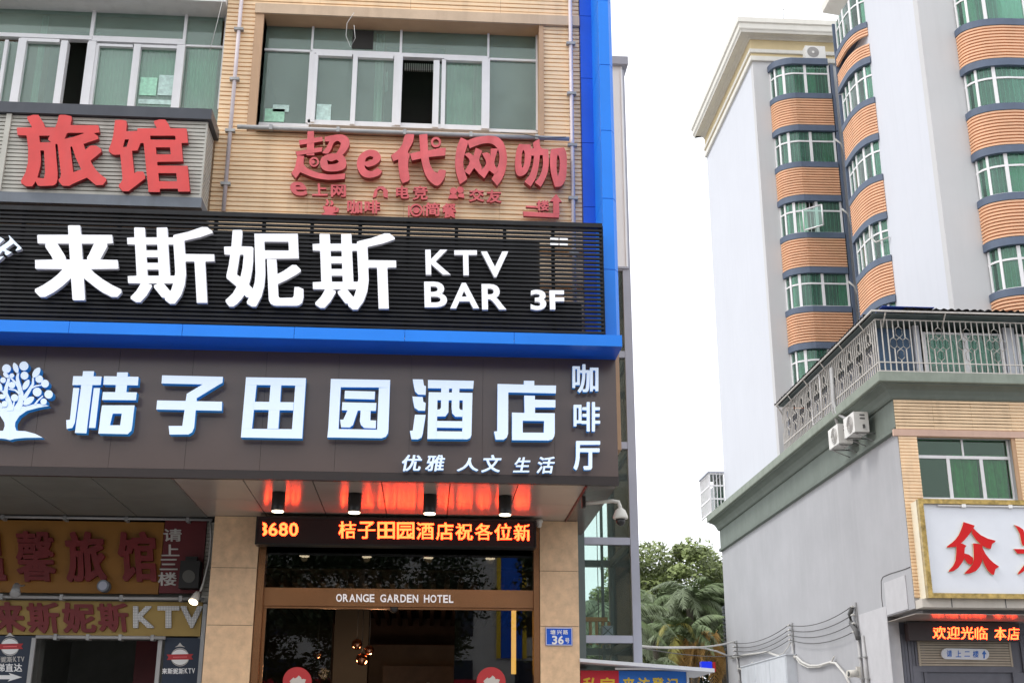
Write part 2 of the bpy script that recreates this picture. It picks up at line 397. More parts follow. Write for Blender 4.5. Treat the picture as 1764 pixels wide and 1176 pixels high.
def glyph_bold(ch, rx, ry, square):
    """the plain glyph grown by rx, ry (parts of an em), with round or square corners, traced back to outlines"""
    v, fs = _text(ch); lo, hi = v.min(0), v.max(0)
    n = 210; mg = max(rx, ry) + .03; span = max(hi[0] - lo[0], hi[1] - lo[1]) + 2 * mg; h = span / n
    x0, y0 = lo[0] - mg, lo[1] - mg
    g = _fill(v, fs, x0, y0, h, n)
    kx, ky = rx / h, ry / h; D = np.full((n, n), 1.6)
    for dx in range(-int(kx * 1.5) - 1, int(kx * 1.5) + 2):
        for dy in range(-int(ky * 1.5) - 1, int(ky * 1.5) + 2):
            a, b = abs(dx) / kx, abs(dy) / ky
            d = (a ** square + b ** square) ** (1.0 / square)
            if d > 1.6: continue
            sh = np.zeros_like(g); sh[max(0, dy):n + min(0, dy), max(0, dx):n + min(0, dx)] = g[max(0, -dy):n + min(0, -dy), max(0, -dx):n + min(0, -dx)]
            D[sh] = np.minimum(D[sh], d)
    F = 1.0 - D
    F[1:-1, 1:-1] = (F[1:-1, 1:-1] * 4 + F[:-2, 1:-1] + F[2:, 1:-1] + F[1:-1, :-2] + F[1:-1, 2:]) / 8
    S = F > 0; idx = S[:-1, :-1].astype(int) + S[:-1, 1:] * 2 + S[1:, 1:] * 4 + S[1:, :-1] * 8
    tab = {1: [(3, 0)], 2: [(0, 1)], 3: [(3, 1)], 4: [(1, 2)], 5: [(3, 2), (1, 0)], 6: [(0, 2)], 7: [(3, 2)], 8: [(2, 3)], 9: [(2, 0)], 10: [(0, 3), (2, 1)], 11: [(2, 1)], 12: [(1, 3)], 13: [(1, 0)], 14: [(0, 3)]}
    nxt = {}
    def ek(j, i, e): return (j, i, 0) if e == 0 else (j, i + 1, 1) if e == 1 else (j + 1, i, 0) if e == 2 else (j, i, 1)
    for j, i in zip(*np.nonzero((idx > 0) & (idx < 15))):
        for e0, e1 in tab[int(idx[j, i])]: nxt.setdefault(ek(j, i, e0), []).append(ek(j, i, e1))
    def pos(k):
        j, i, o = k
        a, b = (F[j, i], F[j, i + 1]) if o == 0 else (F[j, i], F[j + 1, i])
        t = a / (a - b) if abs(a - b) > 1e-12 else .5
        return (x0 + (i + .5 + (t if o == 0 else 0)) * h, y0 + (j + .5 + (t if o else 0)) * h)
    cu = bpy.data.curves.new('glyph', 'CURVE'); cu.dimensions = '2D'; cu.fill_mode = 'BOTH'; cu.extrude = .5
    while nxt:
        k0 = next(iter(nxt)); k = k0; loop = []
        while k in nxt:
            loop.append(pos(k)); l = nxt[k]; k2 = l.pop()
            if not l: del nxt[k]
            k = k2
            if k == k0: break
        if len(loop) < 12: continue
        pl = _simplify(loop, .0042)
        if len(pl) < 3: continue
        sp = cu.splines.new('POLY'); sp.points.add(len(pl) - 1); sp.use_cyclic_u = True
        for q, p in zip(sp.points, pl): q.co = (p[0], p[1], 0, 1)
    return _mesh_of(cu)
def glyph(ch, off):
    """off: a plain outline offset, or (rx, ry, corner exponent) for a grown heavy face"""
    key = (ch, off)
    if key not in _GL:
        if isinstance(off, float) and off > .012 and (ord(ch) > 255 or off > .03): off = (off, off * .8, 3)
        v, fs = glyph_bold(ch, *off) if isinstance(off, tuple) else _text(ch, off)
        _GL[key] = (_norm(v), fs)
    return _GL[key]
def letter_into(mb, ch, q, Y, depth, off=.0, mi=0, ms=1, shear=0):
    """q = (x0,y0,x1,y1) in photo pixels on the frontal plane Y; front face at Y"""
    v, fs = glyph(ch, off)
    x0, y0, x1, y1 = q; vs = []
    for u, w, e in v:
        p = P(x0 + (x1 - x0) * u + shear * (w - .5), y1 + (y0 - y1) * w, Y=Y)
        vs.append((p[0], Y + (depth if e < 0 else 0), p[2]))
    n = len(mb.v); mb.v += vs
    for f, nz in fs: mb.f.append([n + i for i in f]); mb.m.append(mi if abs(nz) > .5 else ms); mb.sm.append(False)
    return mb
def letter(name, ch, q, Y, depth, mats, parent, off=.0, shear=0, **k):
    return letter_into(MB(), ch, q, Y, depth, off, 0, len(mats) - 1, shear).build(name, mats, parent, **k)
def polys_into(mb, polys, Y, depth, mi=0, ms=1, step=.0012):
    for i, pl in enumerate(polys):
        pts = [P(x, y, Y=Y - step * i) for x, y in pl]
        mb.prism(pts, (0, depth + step * i, 0), mi, ms)
    return mb
def _dense(loop, k=3):
    n = len(loop); o_ = []
    for i in range(n):
        p0, p1, p2, p3 = [np.array(loop[(i + j) % n], float) for j in (-1, 0, 1, 2)]
        a, b = p1 - p0, p2 - p1
        ca = (a @ b) / (np.hypot(*a) * np.hypot(*b) + 1e-9); c = p3 - p2; cb = (b @ c) / (np.hypot(*b) * np.hypot(*c) + 1e-9)
        m1 = (p2 - p0) / 2 if ca > .35 else b; m2 = (p3 - p1) / 2 if cb > .35 else b
        for j in range(k):
            t = j / k; o_.append(tuple((2 * t**3 - 3 * t**2 + 1) * p1 + (t**3 - 2 * t**2 + t) * m1 + (-2 * t**3 + 3 * t**2) * p2 + (t**3 - t**2) * m2))
    return o_
def traced_into(mb, shapes, Y, depth, mi=0, ms=1, step=.0015):
    """shapes: lists of outlines (the first may have holes after it) in photo pixels, on the frontal plane Y"""
    for i, loops in enumerate(shapes):
        cu = bpy.data.curves.new('glyph', 'CURVE'); cu.dimensions = '2D'; cu.fill_mode = 'BOTH'; cu.extrude = .5
        for lp in loops:
            lp = _dense(lp); sp = cu.splines.new('POLY'); sp.points.add(len(lp) - 1); sp.use_cyclic_u = True
            for q, p in zip(sp.points, lp): q.co = (p[0] / 100, p[1] / 100, 0, 1)
        v, fs = _mesh_of(cu); n = len(mb.v); y0 = Y - step * i
        for x, y, e in v:
            p = P(x * 100, y * 100, Y=y0); mb.v.append((p.x, y0 + (depth + step * i if e < 0 else 0), p.z))
        for f, nz in fs: mb.f.append([n + k for k in f]); mb.m.append(mi if abs(nz) > .5 else ms); mb.sm.append(False)
    return mb
def zoomed(polys, ox, oy, s): return [[(ox + x / s, oy + y / s) for x, y in pl] for pl in polys]
def raster(ch, n, off=0.0):
    """dot matrix of a character, n dots square, row 0 at the bottom"""
    v, fs = glyph(ch, off); return _fill(v, fs, 0.0, 0.0, 1.0 / n, n)
def led_text(items, Y, nrow, parent, off=.018):
    """items: (char, x0, y0, x1, y1) in photo pixels; small square light dots on the plane Y"""
    mb = MB()
    for ch, x0, y0, x1, y1 in items:
        nc = max(6, int(round(nrow * (x1 - x0) / (y1 - y0))))
        g = raster(ch, 48, off)
        for r in range(nrow):
            for c in range(nc):
                if not g[min(47, int((r + .5) / nrow * 48)), min(47, int((c + .5) / nc * 48))]: continue
                u0, u1 = (c + .08) / nc, (c + .92) / nc; w0, w1 = (r + .08) / nrow, (r + .92) / nrow
                if x0 + (x1 - x0) * u0 < led_clip[0] or x0 + (x1 - x0) * u1 > led_clip[1]: continue
                q = [P(x0 + (x1 - x0) * u, y1 + (y0 - y1) * w, Y=Y) for u, w in ((u0, w0), (u1, w0), (u1, w1), (u0, w1))]
                mb.add(q, [(0, 1, 2, 3)])
    return mb.build('led_dots', M['led'], parent, kind='stuff')
led_clip = [-1e9, 1e9]

# ================================================================== SETTING
tag(MB().add([(-400, -400, 0), (400, -400, 0), (400, 600, 0), (-400, 600, 0)], [(0, 1, 2, 3)]).build('ground', M['paving']), kind='structure')
tag(MB().add([(-200, -7, .004), (200, -7, .004), (200, 7, .004), (-200, 7, .004)], [(0, 1, 2, 3)]).build('road', M['asphalt']), kind='structure')
B('pavement', M['paving'], -200, 200, 7.3, 15.7, .004, .13, kind='structure')
B('kerb', M['kerb'], -200, 200, 7.0, 7.297, .004, .14, kind='structure')

# ================================================================== LEFT BUILDING
YWALL = 15.75
YF = 14.0     # siding plane
XR = XA(1058, 170, YF)          # right corner
hotel = thing('hotel_building', 'beige ribbed building with blue corner strip behind the black karaoke board', 'building', (-2, 20, 0))
z_sill, z_head = ZA(685, 226, YF), ZA(700, 26, YF)
xw0, xw1 = XA(447, 130, YF), XA(929, 130, YF)
xl1 = XA(376, 180, YF)           # right end of the left window opening
XL = -9.0
Z_TOP = 15.0
ZC = 4.45                        # canopy soffit
w = MB()
w.box(xl1, xw0, YF + .05, YF + .35, 5.0, Z_TOP)
w.box(xw1, XR - .02, YF + .05, YF + .35, 5.0, Z_TOP)
w.box(xw0, xw1, YF + .05, YF + .35, 5.0, z_sill - .02)
w.box(xw0, xw1, YF + .05, YF + .35, z_head + .02, Z_TOP)
w.box(XL, xl1, YF + .05, YF + .35, 5.0, ZA(180, 216, YF))
w.box(XR - .25, XR - .03, YF + .35, 26, 4.9, Z_TOP); w.box(XA(997, 1030, YWALL) - .25, XA(997, 1030, YWALL) - .01, YWALL + .81, 26, 0, 4.89)
w.box(XL, XR - .3, 26, 26.3, 0, Z_TOP); w.box(XL - .3, XL, YF, 26.3, 0, Z_TOP)
w.box(XL, XA(997, 1030, YWALL) - .26, 16.6, 26, ZC + .13, ZC + .4); w.box(XL, XR - .26, YF + .4, 26, z_head + .25, z_head + .5); w.box(XL, XR - .26, YF + .36, 15.84, 4.9, 5.3)
w.box(XL, XR - .03, YF + .06, 26, Z_TOP + .001, Z_TOP + .2)
w.build('wall', M['reveal'], hotel)
r = MB()   # rooms behind the upper windows
r.box(XL, XR - .3, 18.0, 18.1, z_sill - .5, z_head + .24); r.box(xl1 + .2, xl1 + .3, YF + .4, 18, z_sill - .5, z_head + .24)
r.box(XL, XR - .3, YF + .4, 18, z_sill - .62, z_sill - .5)
r.build('room', M['room'], hotel)
def siding(x0, x1, z0, z1, Y, pitch=.0615, d=.024, side_l=False):
    mb = MB(); n = max(1, int(round((z1 - z0) / pitch))); p = (z1 - z0) / n
    k = []
    for i in range(n):
        z = z0 + i * p
        dj = d * random.uniform(.85, 1.12); j0 = random.uniform(-.03, .03)
        k += [(Y, z), (Y, z + p * (.17 + j0)), (Y - dj, z + p * (.21 + j0)), (Y - dj, z + p * .93), (Y, z + p * .985)]
    k.append((Y, z1))
    vs = [(x0, y, z) for y, z in k] + [(x1, y, z) for y, z in k]; m_ = len(k)
    mb.add(vs, [(i, m_ + i, m_ + i + 1, i + 1) for i in range(m_ - 1)])
    for i in range(n):      # end caps of each rib
        a = i * 5
        mb.add([vs[a + 1], vs[a + 2], vs[a + 3], vs[a + 4]], [(0, 1, 2, 3)]); mb.add([vs[m_ + a + 1], vs[m_ + a + 2], vs[m_ + a + 3], vs[m_ + a + 4]], [(3, 2, 1, 0)])
    return mb
zl0, zl1 = ZA(740, 36, YF), ZA(740, 20, YF)      # lintel band
XSR = XA(1000, 180, YF)
def siding_part(px_x0, px_x1, z0, z1):
    # a run of ribbed cladding is broken into sheets about 1.2 m wide
    xs = [px_x0]
    while px_x1 - xs[-1] > 1.5: xs.append(xs[-1] + 1.2)
    xs.append(px_x1)
    for a, b in zip(xs[:-1], xs[1:]):
        siding(a + .002, b - .002, z0, z1, YF + .045).build('ribbed_cladding', M['siding'], hotel, kind='stuff')
z_trunk = z_sill - .07
siding_part(xl1 + .0, xw0 - .11, z_trunk, z_head + .25)
siding_part(xl1 + .0, XSR, 5.30, z_trunk)
siding_part(xw1 + .06, XSR, z_trunk, zl0)
siding_part(xl1 + .0, XSR, zl1, Z_TOP)
B('lintel', M['lintel'], xw0 - .12, XSR, YF - .03, YF + .05, zl0, zl1, hotel)
rv = MB()
rv.box(xw0 - .11, xw0, YF - .005, YF + .36, z_sill - .02, z_head + .02); rv.box(xw1, xw1 + .06, YF - .005, YF + .36, z_sill - .02, zl0 - .003)
rv.box(xw0 + .001, xw1 - .001, YF + .0, YF + .36, z_head + .001, zl0 - .003)
rv.build('window_surround', M['reveal'], hotel)
B('window_ledge', M['lintel'], xw0 + .002, xw1 - .002, YF - .03, YF + .34, z_sill - .06, z_sill, hotel)
# left window head: a white beam with its grey underside
zb_ = ZA(320, 8, YF)
B('head_beam', M['white_conc'], XL, xl1 - .004, YF - .10, YF + .36, zb_, zb_ + .5, hotel)

def upper_window(YG, members, panes, label=None):
    fr = MB()
    for q in members:
        x0, y0, x1, y1, d = q
        a, b, c, e = R4(x0, y0, x1, y1, YG); fr.box(a, b, YG - d, YG + .05, c, e)
    f = fr.build('window', M['alu'], hotel, label=label)
    for q in panes:
        a, b, c, e = R4(*q[:4], YG)
        MB().box(a, b, YG + .012, YG + .02, c, e).build('pane', M['winglass'], f)
    return f
YG = YF + .26
wr = upper_window(YG, [
    (443, 40, 448, 224, .03), (923, 44, 927, 228, .03), (448, 86, 537, 89.5, .02), (537, 90, 692, 96.5, .035), (692, 96.5, 841, 103, .035), (841, 102.5, 924, 106, .02),
    (537, 36, 540.5, 91, .02), (689, 40, 693, 98, .02), (839.5, 44, 843, 104, .02),
    (530.5, 92, 538.5, 214, .04), (538.5, 97, 545.5, 214, .06), (606, 98, 614, 218, .06), (677, 100, 683, 220, .05), (682, 98, 692, 220, .07),
    (745.5, 108, 756, 223, .06), (760, 106, 767, 224, .05), (829.5, 106, 843, 226, .07),
    (545, 95.5, 607, 100, .05), (614, 98.5, 678, 103, .045), (765, 103, 832, 108, .05),
    (445, 214, 532, 219, .03), (530, 214, 842, 222, .04), (842, 225, 926, 230, .03)],
    [(448, 40, 537, 87), (540, 38, 690, 91), (693, 42, 840, 98), (843, 46, 925, 103), (446, 89, 531, 215), (545, 100, 607, 215), (613, 103, 678, 217), (756, 110, 761, 221), (766, 108, 831, 222), (843, 106, 924, 226)],
    'four part white framed window with its middle sash slid open')
wl = upper_window(YG, [
    (157, 18, 163, 76, .025), (317, 24, 322, 80, .025), (382, 26, 386, 190, .03), (-40, 61, 160, 67.5, .04), (160, 67.5, 320, 76.5, .04), (320, 79.5, 384, 82.5, .02),
    (0, 72, 6, 215, .05), (24, 70, 38, 215, .06), (98, 74, 110, 215, .06), (144, 76, 151.5, 215, .05), (151.5, 76, 159.5, 215, .07), (158, 82, 164, 215, .05), (225, 80, 237, 215, .06), (300, 82, 314, 215, .07),
    (38, 70, 104, 75.5, .05), (164, 79, 230, 83, .04), (238, 81.5, 306, 86, .05)],
    [(-40, 5, 158, 62), (163, 20, 318, 70), (322, 26, 382, 80), (-40, 70, 25, 215), (38, 74, 99, 215), (164, 83, 226, 215), (236, 86, 302, 215), (315, 83, 380, 215)],
    'long white framed window above the red inn letters with a dark open sash')
# things behind those panes
def curtain(q, Y, mt, parent, folds=9, name='curtain', amp=.025):
    x0, x1, z0, z1 = R4(*q, Y); mb = MB(); n = folds * 4
    vs = []
    for i in range(n + 1):
        x = x0 + (x1 - x0) * i / n; y = Y + amp * math.sin(i * math.pi / 2 + random.random() * .5)
        vs += [(x, y, z0), (x, y, z1)]
    mb.add(vs, [(2 * i, 2 * i + 2, 2 * i + 3, 2 * i + 1) for i in range(n)], smooth=True)
    return mb.build(name, mt, parent)
curtain((165, 84, 226, 214), YG + .13, M['curtain_pale'], wl); curtain((238, 88, 302, 214), YG + .13, M['curtain_pale'], wl); curtain((320, 86, 372, 214), YG + .13, M['curtain_pale'], wl)
curtain((60, 26, 72, 214), YG + .5, M['curtain_pale'], wl, 2); curtain((646, 40, 660, 220), YG + .5, M['curtain_pale'], wr, 2); curtain((664, 124, 668, 158), YG + .45, M['curtain_pale'], wr, 1)
curtain((815, 112, 829, 222), YG + .5, M['curtain_pale'], wr, 2); curtain((770, 112, 815, 222), YG + .3, M['curtain_mint'], wr, 5)
for (q, p_) in (((456, 188, 490, 210), 'paper_g'), ((470, 181, 498, 193), 'paper'), ((545, 180, 570, 213), 'paper'), ):
    a, b, c, e = R4(*q, YG + .008); B('notice', M[p_], a, b, YG + .003, YG + .008, c, e, wr)
for (q, p_) in (((241, 134, 270, 165), 'paper_g'), ((273, 130, 301, 165), 'paper'), ((238, 172, 300, 180), 'paper')):
    a, b, c, e = R4(*q, YG + .008); B('notice', M[p_], a, b, YG + .003, YG + .008, c, e, wl)
a, b, c, e = R4(607, 53, 643, 84, YG); B('extractor_opening', M['dark'], a, b, YG + .0, YG + .01, c, e, wr)
a, b, c, e = R4(697, 110, 748, 121, YG + .2); 
mb = MB()
for i in range(14): mb.box(a + (b - a) * i / 14, a + (b - a) * (i + .6) / 14, YG + .2, YG + .24, c, e)
mb.build('raised_blind', M['offwhite'], wr)
for o_, q in ((wr, (694, 104, 750, 222)), (wl, (111, 76, 146, 214))):
    a, b, c, e = R4(*q, YG + .8); B('room_shade_sheet', M['dark'], a - .25, b + .12, YG + .8, YG + .82, c - .3, e + .2, o_)  # dark sheet behind the open sash paints the shade of the room

# blue corner strip in sheets: recess shade and proud-face light painted as two blues
za, zb2 = 5.32, Z_TOP
def panels(name, mt, x0, x1, y0, y1, zs, parent):
    for a_, b_ in zip(zs[:-1], zs[1:]): B(name, mt, x0, x1, y0, y1, a_ + .004, b_ - .004, parent)
zsA = [5.45, 6.1] + [ZA(1015, y, YF) for y in (357, 247, 136, 29)] + [12.4, 13.6, Z_TOP]
zsA = sorted(zsA)
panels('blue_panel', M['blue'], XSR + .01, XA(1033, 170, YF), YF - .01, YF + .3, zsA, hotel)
YB = 13.35
xb0, xb1 = XA(1034, 170, YB) , XA(1058.5, 170, YB)
zsB = sorted([ZA(1050, 579, YB)] + [ZA(1050, y, YB) for y in (464, 342, 225, 112)] + [ZA(1050, 1, YB), 12.5, 13.6, Z_TOP])
for a_, b_ in zip(zsB[:-1], zsB[1:]):
    MB().prism([(xb0, YB, a_ + .004), (xb1 - .05, YB, a_ + .004), (xb1, YB + .09, a_ + .004), (xb1, YF + .3, a_ + .004), (xb0, YF + .3, a_ + .004)], (0, 0, b_ - a_ - .008)).build('blue_panel_lit', M['blue2'], hotel)

# conduit pipes on the siding
def conduit(name, pts, label, r=.028, group=None, mt='alu_pink', clips=True):
    t = thing(name, label, 'pipe', pts[-1], group)
    MB().tube(pts, r, 8).build('pipe', M[mt], t)
    if clips:
        a_, b_ = Vector(pts[0]), Vector(pts[-1]); n = max(2, int((a_ - b_).length / .72))
        for i in range(n):
            p = a_.lerp(b_, (i + .5) / n); d = .06
            if abs(a_.z - b_.z) > abs(a_.x - b_.x): B('clip', M['galv'], p.x - d, p.x + d, p.y - .034, p.y + .03, p.z - .018, p.z + .018, t)
            else: B('clip', M['galv'], p.x - .02, p.x + .02, p.y - .034, p.y + .03, p.z - .034, p.z + .034, t)
    return t
YP = YF - .03
xa = XA(400, 187, YP)
conduit('conduit', [(xa, YP, 11.6), (xa, YP, ZA(386, 364, YP))], 'pale vertical conduit with clips beside the left window', .026, 'conduits down the ribbed wall')
xa = XA(985, 190, YP)
conduit('conduit', [(xa, YP, 11.6), (xa, YP, 5.6)], 'pale vertical conduit with clips near the blue corner strip', .026, 'conduits down the ribbed wall')
conduit('cable_trunking', [(XA(410, 214, YP - .02), YP - .05, z_trunk + .01), (XA(980, 236, YP - .02), YP - .05, z_trunk - .0)], 'grey white trunking running under the wide upper window', .03, None, 'pipe')
mb = MB(); pts = [P(610, 22, Y=13.9), P(598, 40, Y=13.88), P(596, 62, Y=13.9), P(604, 82, Y=13.9), P(612, 66, Y=13.88), P(610, 44, Y=13.9)]
tag(mb.tube(pts, .004, 5).build('loose_wire', M['cablewhite']), 'thin pale wire looping in front of the square vent pane', 'wire')
mb = MB(); mb.tube([P(386, -10, Y=13.8), P(374, 40, Y=13.8), P(361, 90, Y=13.8)], .004, 5)
tag(mb.build('loose_wire', M['cablewhite']), 'thin straight wire hanging beside the pier at top left', 'wire')
mb = MB(); pts = [P(975, 236, Y=13.88), P(940, 238, Y=13.88), P(900, 231, Y=13.88), P(862, 228, Y=13.88)]
tag(mb.tube(pts, .005, 5).build('loose_cable', M['cable']), 'dark sagging cable just under the trunking near the blue strip', 'cable')

# ------------------------------------------------------------------ inn sign box (red letters)
YI = 13.5
xi1 = XA(351, 270, YI)
z_i0, z_i1 = ZA(170, 345, YI), ZA(170, 183, YI)
inn = thing('inn_sign', 'grey slatted box sign with two big faded red inn letters', 'sign', (-4, YI, z_i0))
B('top_trim', M['trimdark'], XL, xi1 + .06, YI - .06, YF + .0, ZA(178, 203, YI), ZA(178, 181, YI - .06), inn)
B('bottom_trim', M['trimgrey'], XL, xi1 + .03, YI - .03, YF + .0, ZA(170, 354, YI), ZA(170, 337, YI), inn)
zs0, zs1 = ZA(170, 336.5, YI), ZA(178, 203.5, YI)
n = 20; p_ = (zs1 - zs0) / n
for i in range(n):
    z = zs0 + p_ * i
    MB().box(XL, xi1, YI, YI + .03, z + p_ * .22, z + p_ * .94).build('slat', M['slatgrey'], inn)
    B('end_slat', M['slatgrey'], xi1 - .028, xi1 + .002, YI + .032, YF - .01, z + p_ * .22, z + p_ * .94, inn)
B('backing', M['dim'], XL, xi1 - .035, YI + .034, YI + .06, zs0, zs1, inn)
B('corner_post', M['slatgrey'], xi1 - .01, xi1 + .012, YI + .002, YI + .03, zs0, zs1, inn)
a = XA(8, 250, YI - .03); B('strut', M['slatgrey'], a - .03, a + .03, YI - .035, YI - .001, zs0, zs1, inn)
letter('letter', '旅', (30, 198, 177, 321), YI - .08, .065, [M['redletter'], M['redside']], inn, (.040,.020,8), -14)
letter('letter', '馆', (188, 206, 326, 331), YI - .08, .065, [M['redletter'], M['redside']], inn, (.038,.018,8), -12)

# ------------------------------------------------------------------ cafe lettering on the siding
cafe = thing('cafe_lettering', 'faded red raised cafe lettering and icons on the beige ribbed wall', 'sign', (.2, YF, 7.3))
YC = YF - .13
RM = [M['redpink'], M['redside']]
def Z1(*lp): return [[(490 + x / 6.916, 220 + y / 6.916) for x, y in l] for l in lp]
def Z2(*lp): return [[(740 + x / 6.785, 220 + y / 6.785) for x, y in l] for l in lp]
def brush(*shapes): traced_into(MB(), shapes, YC, .09).build('letter', RM, cafe)
brush(Z1([(275, 45), (350, 40), (356, 330), (262, 330)]), Z1([(172, 150), (450, 108), (456, 162), (180, 207)]), Z1([(130, 285), (450, 232), (446, 285), (150, 330)]),
      Z1([(155, 330), (235, 340), (228, 420), (255, 470), (340, 515), (440, 545), (560, 560), (725, 545), (716, 612), (540, 622), (380, 602), (270, 565), (188, 530), (136, 602), (80, 540), (125, 470)]),
      Z1([(480, 112), (550, 95), (640, 82), (720, 92), (772, 150), (764, 230), (690, 325), (605, 322), (655, 245), (674, 185), (635, 158), (585, 185), (560, 250), (515, 310), (448, 300), (500, 235), (535, 165), (480, 165)]),
      Z1([(452, 350), (560, 308), (690, 325), (736, 400), (722, 480), (640, 517), (520, 520), (450, 490), (424, 420)], [(508, 385), (560, 402), (615, 382), (650, 402), (615, 430), (520, 440)]))
brush(Z1([(1165, 520), (1120, 570), (1020, 598), (930, 575), (876, 500), (862, 420), (888, 340), (950, 285), (1030, 262), (1110, 285), (1148, 345), (1132, 400), (1070, 448), (990, 467), (955, 442), (962, 480), (1005, 515), (1060, 510), (1110, 478)], [(958, 408), (972, 365), (1015, 340), (1058, 350), (1048, 378), (1005, 398)]))
brush(Z1([(1440, 85), (1545, 80), (1530, 170), (1470, 285), (1492, 320), (1475, 400), (1476, 500), (1490, 620), (1410, 662), (1378, 600), (1360, 480), (1355, 378), (1300, 398), (1268, 330), (1350, 270), (1405, 190)]),
      Z1([(1495, 310), (1600, 285), (1729, 268), (1840, 245), (1923, 240), (1915, 332), (1729, 350), (1620, 370), (1520, 392)]),
      Z1([(1605, 85), (1702, 75), (1708, 200), (1725, 400), (1775, 510), (1825, 540), (1850, 498), (1925, 510), (1905, 600), (1850, 675), (1805, 690), (1740, 645), (1680, 560), (1640, 430), (1618, 280)]))
brush(Z2([(365, 115), (440, 150), (446, 190), (405, 330), (396, 450), (440, 602), (355, 662), (312, 520), (298, 390), (320, 230)]), Z2([(440, 152), (520, 120), (610, 103), (710, 95), (805, 115), (870, 190), (905, 330), (892, 480), (850, 595), (790, 677), (724, 600), (770, 520), (808, 420), (816, 320), (788, 235), (720, 187), (640, 185), (560, 205), (470, 242)]),
      Z2([(540, 235), (616, 270), (580, 380), (612, 470), (576, 532), (520, 470), (465, 552), (408, 510), (470, 390), (408, 312), (460, 293), (512, 330)]), Z2([(715, 245), (802, 245), (766, 360), (760, 430), (802, 500), (760, 547), (697, 500), (640, 592), (568, 530), (662, 420), (612, 300), (678, 290), (712, 325)]))
brush(Z2([(1045, 190), (1110, 195), (1178, 195), (1192, 300), (1170, 450), (1122, 540), (1050, 567), (1008, 520), (1000, 400), (1015, 270)], [(1095, 258), (1113, 300), (1104, 430), (1080, 472), (1072, 400), (1080, 300)]),
      Z2([(1215, 172), (1284, 132), (1302, 235), (1388, 252), (1392, 420), (1368, 560), (1300, 692), (1232, 640), (1290, 560), (1325, 440), (1322, 322), (1290, 320), (1272, 470), (1240, 590), (1180, 687), (1108, 630), (1170, 550), (1206, 440), (1222, 330), (1172, 322), (1180, 250), (1218, 240)]),
      Z2([(1420, 250), (1500, 240), (1572, 230), (1602, 310), (1604, 480), (1590, 600), (1540, 680), (1468, 692), (1450, 640), (1415, 500), (1408, 350)], [(1500, 312), (1520, 370), (1518, 500), (1500, 570), (1486, 500), (1486, 370)]))
YC2 = YF - .09
for ch, q, of, sh in (('e', (500, 313, 528, 337), (.028,.026,2), -5), ('上', (537, 316, 564, 337), .035, -1), ('网', (570, 318, 596, 339), .03, 0), ('电', (682, 320, 705, 342), .035, 0), ('竞', (711, 320, 737, 344), .03, 0),
                      ('交', (808, 325, 834, 347), .03, 0), ('友', (838, 327, 864, 349), .03, 0), ('咖', (598, 344, 624, 368), .03, 0), ('啡', (628, 345, 655, 368), .03, 0), ('简', (732, 349, 758, 372), .03, 0), ('餐', (762, 350, 786, 375), .03, 0), ('楼', (924, 345, 946, 363), .03, 0)):
    letter('letter', ch, q, YC2, .05, RM, cafe, of, sh)
def ring(cx, cy, r, n=18, rx=1.0): return [(cx + rx * r * math.cos(2 * math.pi * i / n), cy + r * math.sin(2 * math.pi * i / n)) for i in range(n)]
def ringband(cx, cy, r0, r1, n=20):
    out_ = []
    for i in range(n):
        a0, a1 = 2 * math.pi * i / n, 2 * math.pi * (i + 1) / n
        out_.append([(cx + r1 * math.cos(a0), cy + r1 * math.sin(a0)), (cx + r1 * math.cos(a1), cy + r1 * math.sin(a1)), (cx + r0 * math.cos(a1), cy + r0 * math.sin(a1)), (cx + r0 * math.cos(a0), cy + r0 * math.sin(a0))])
    return out_
def icon(name, polys, st=.0012, Y=YC2): polys_into(MB(), polys, Y, .05, 0, 1, st).build(name, RM, cafe)
icon('headset_icon', [[(642, 341), (645, 328), (652, 321), (660, 321), (668, 328), (669, 341), (662, 339), (660, 334), (651, 334), (649, 339)][:5] + [(668, 341), (661, 339), (660, 333), (660, 328), (655, 325), (650, 328), (650, 333), (648, 339)]])
icon('people_icon', [ring(781, 329, 6), [(772, 342), (775, 335), (786, 335), (789, 342)], ring(793, 327, 6), [(789, 339), (790, 334), (799, 333), (800, 341)]])
icon('cup_icon', [[(556, 355), (579, 356), (577, 366), (572, 368), (580, 369), (578, 371), (554, 370), (554, 368), (560, 366)], [(580, 357), (584, 359), (583, 365), (577, 366), (577, 363), (580, 362), (580, 360)], [(560, 353), (563, 348), (561, 344), (564, 343), (567, 349), (564, 354)], [(568, 354), (571, 350), (569, 346), (572, 345), (575, 350), (572, 354)]])
icon('plate_icon', ringband(717, 362, 8, 11, 18) , 0.0)
icon('plate_centre', [ring(717, 362, 5.5)], 0, YC2 + .01)
icon('fork_icon', [[(703, 354), (705.5, 354), (705.5, 372), (703, 372)]]); icon('knife_icon', [[(729, 354), (731, 354), (731, 372), (729, 372)]])
icon('orange_face_icon', ringband(541, 279, 5.5, 8.5, 18) + [ring(539, 279, 3.5)], 0, YC - .002)
icon('round_icon', ringband(751, 245, 5, 9, 18), 0, YC - .002)
icon('stair_arrow', [[(901, 364), (964, 368), (963, 375), (902, 372)], [(953, 368), (953, 347), (947, 347), (958, 334), (968, 348), (963, 348), (964, 367.5)]])
icon('dash', [[(906, 354), (924, 355), (924, 358), (906, 357)]])

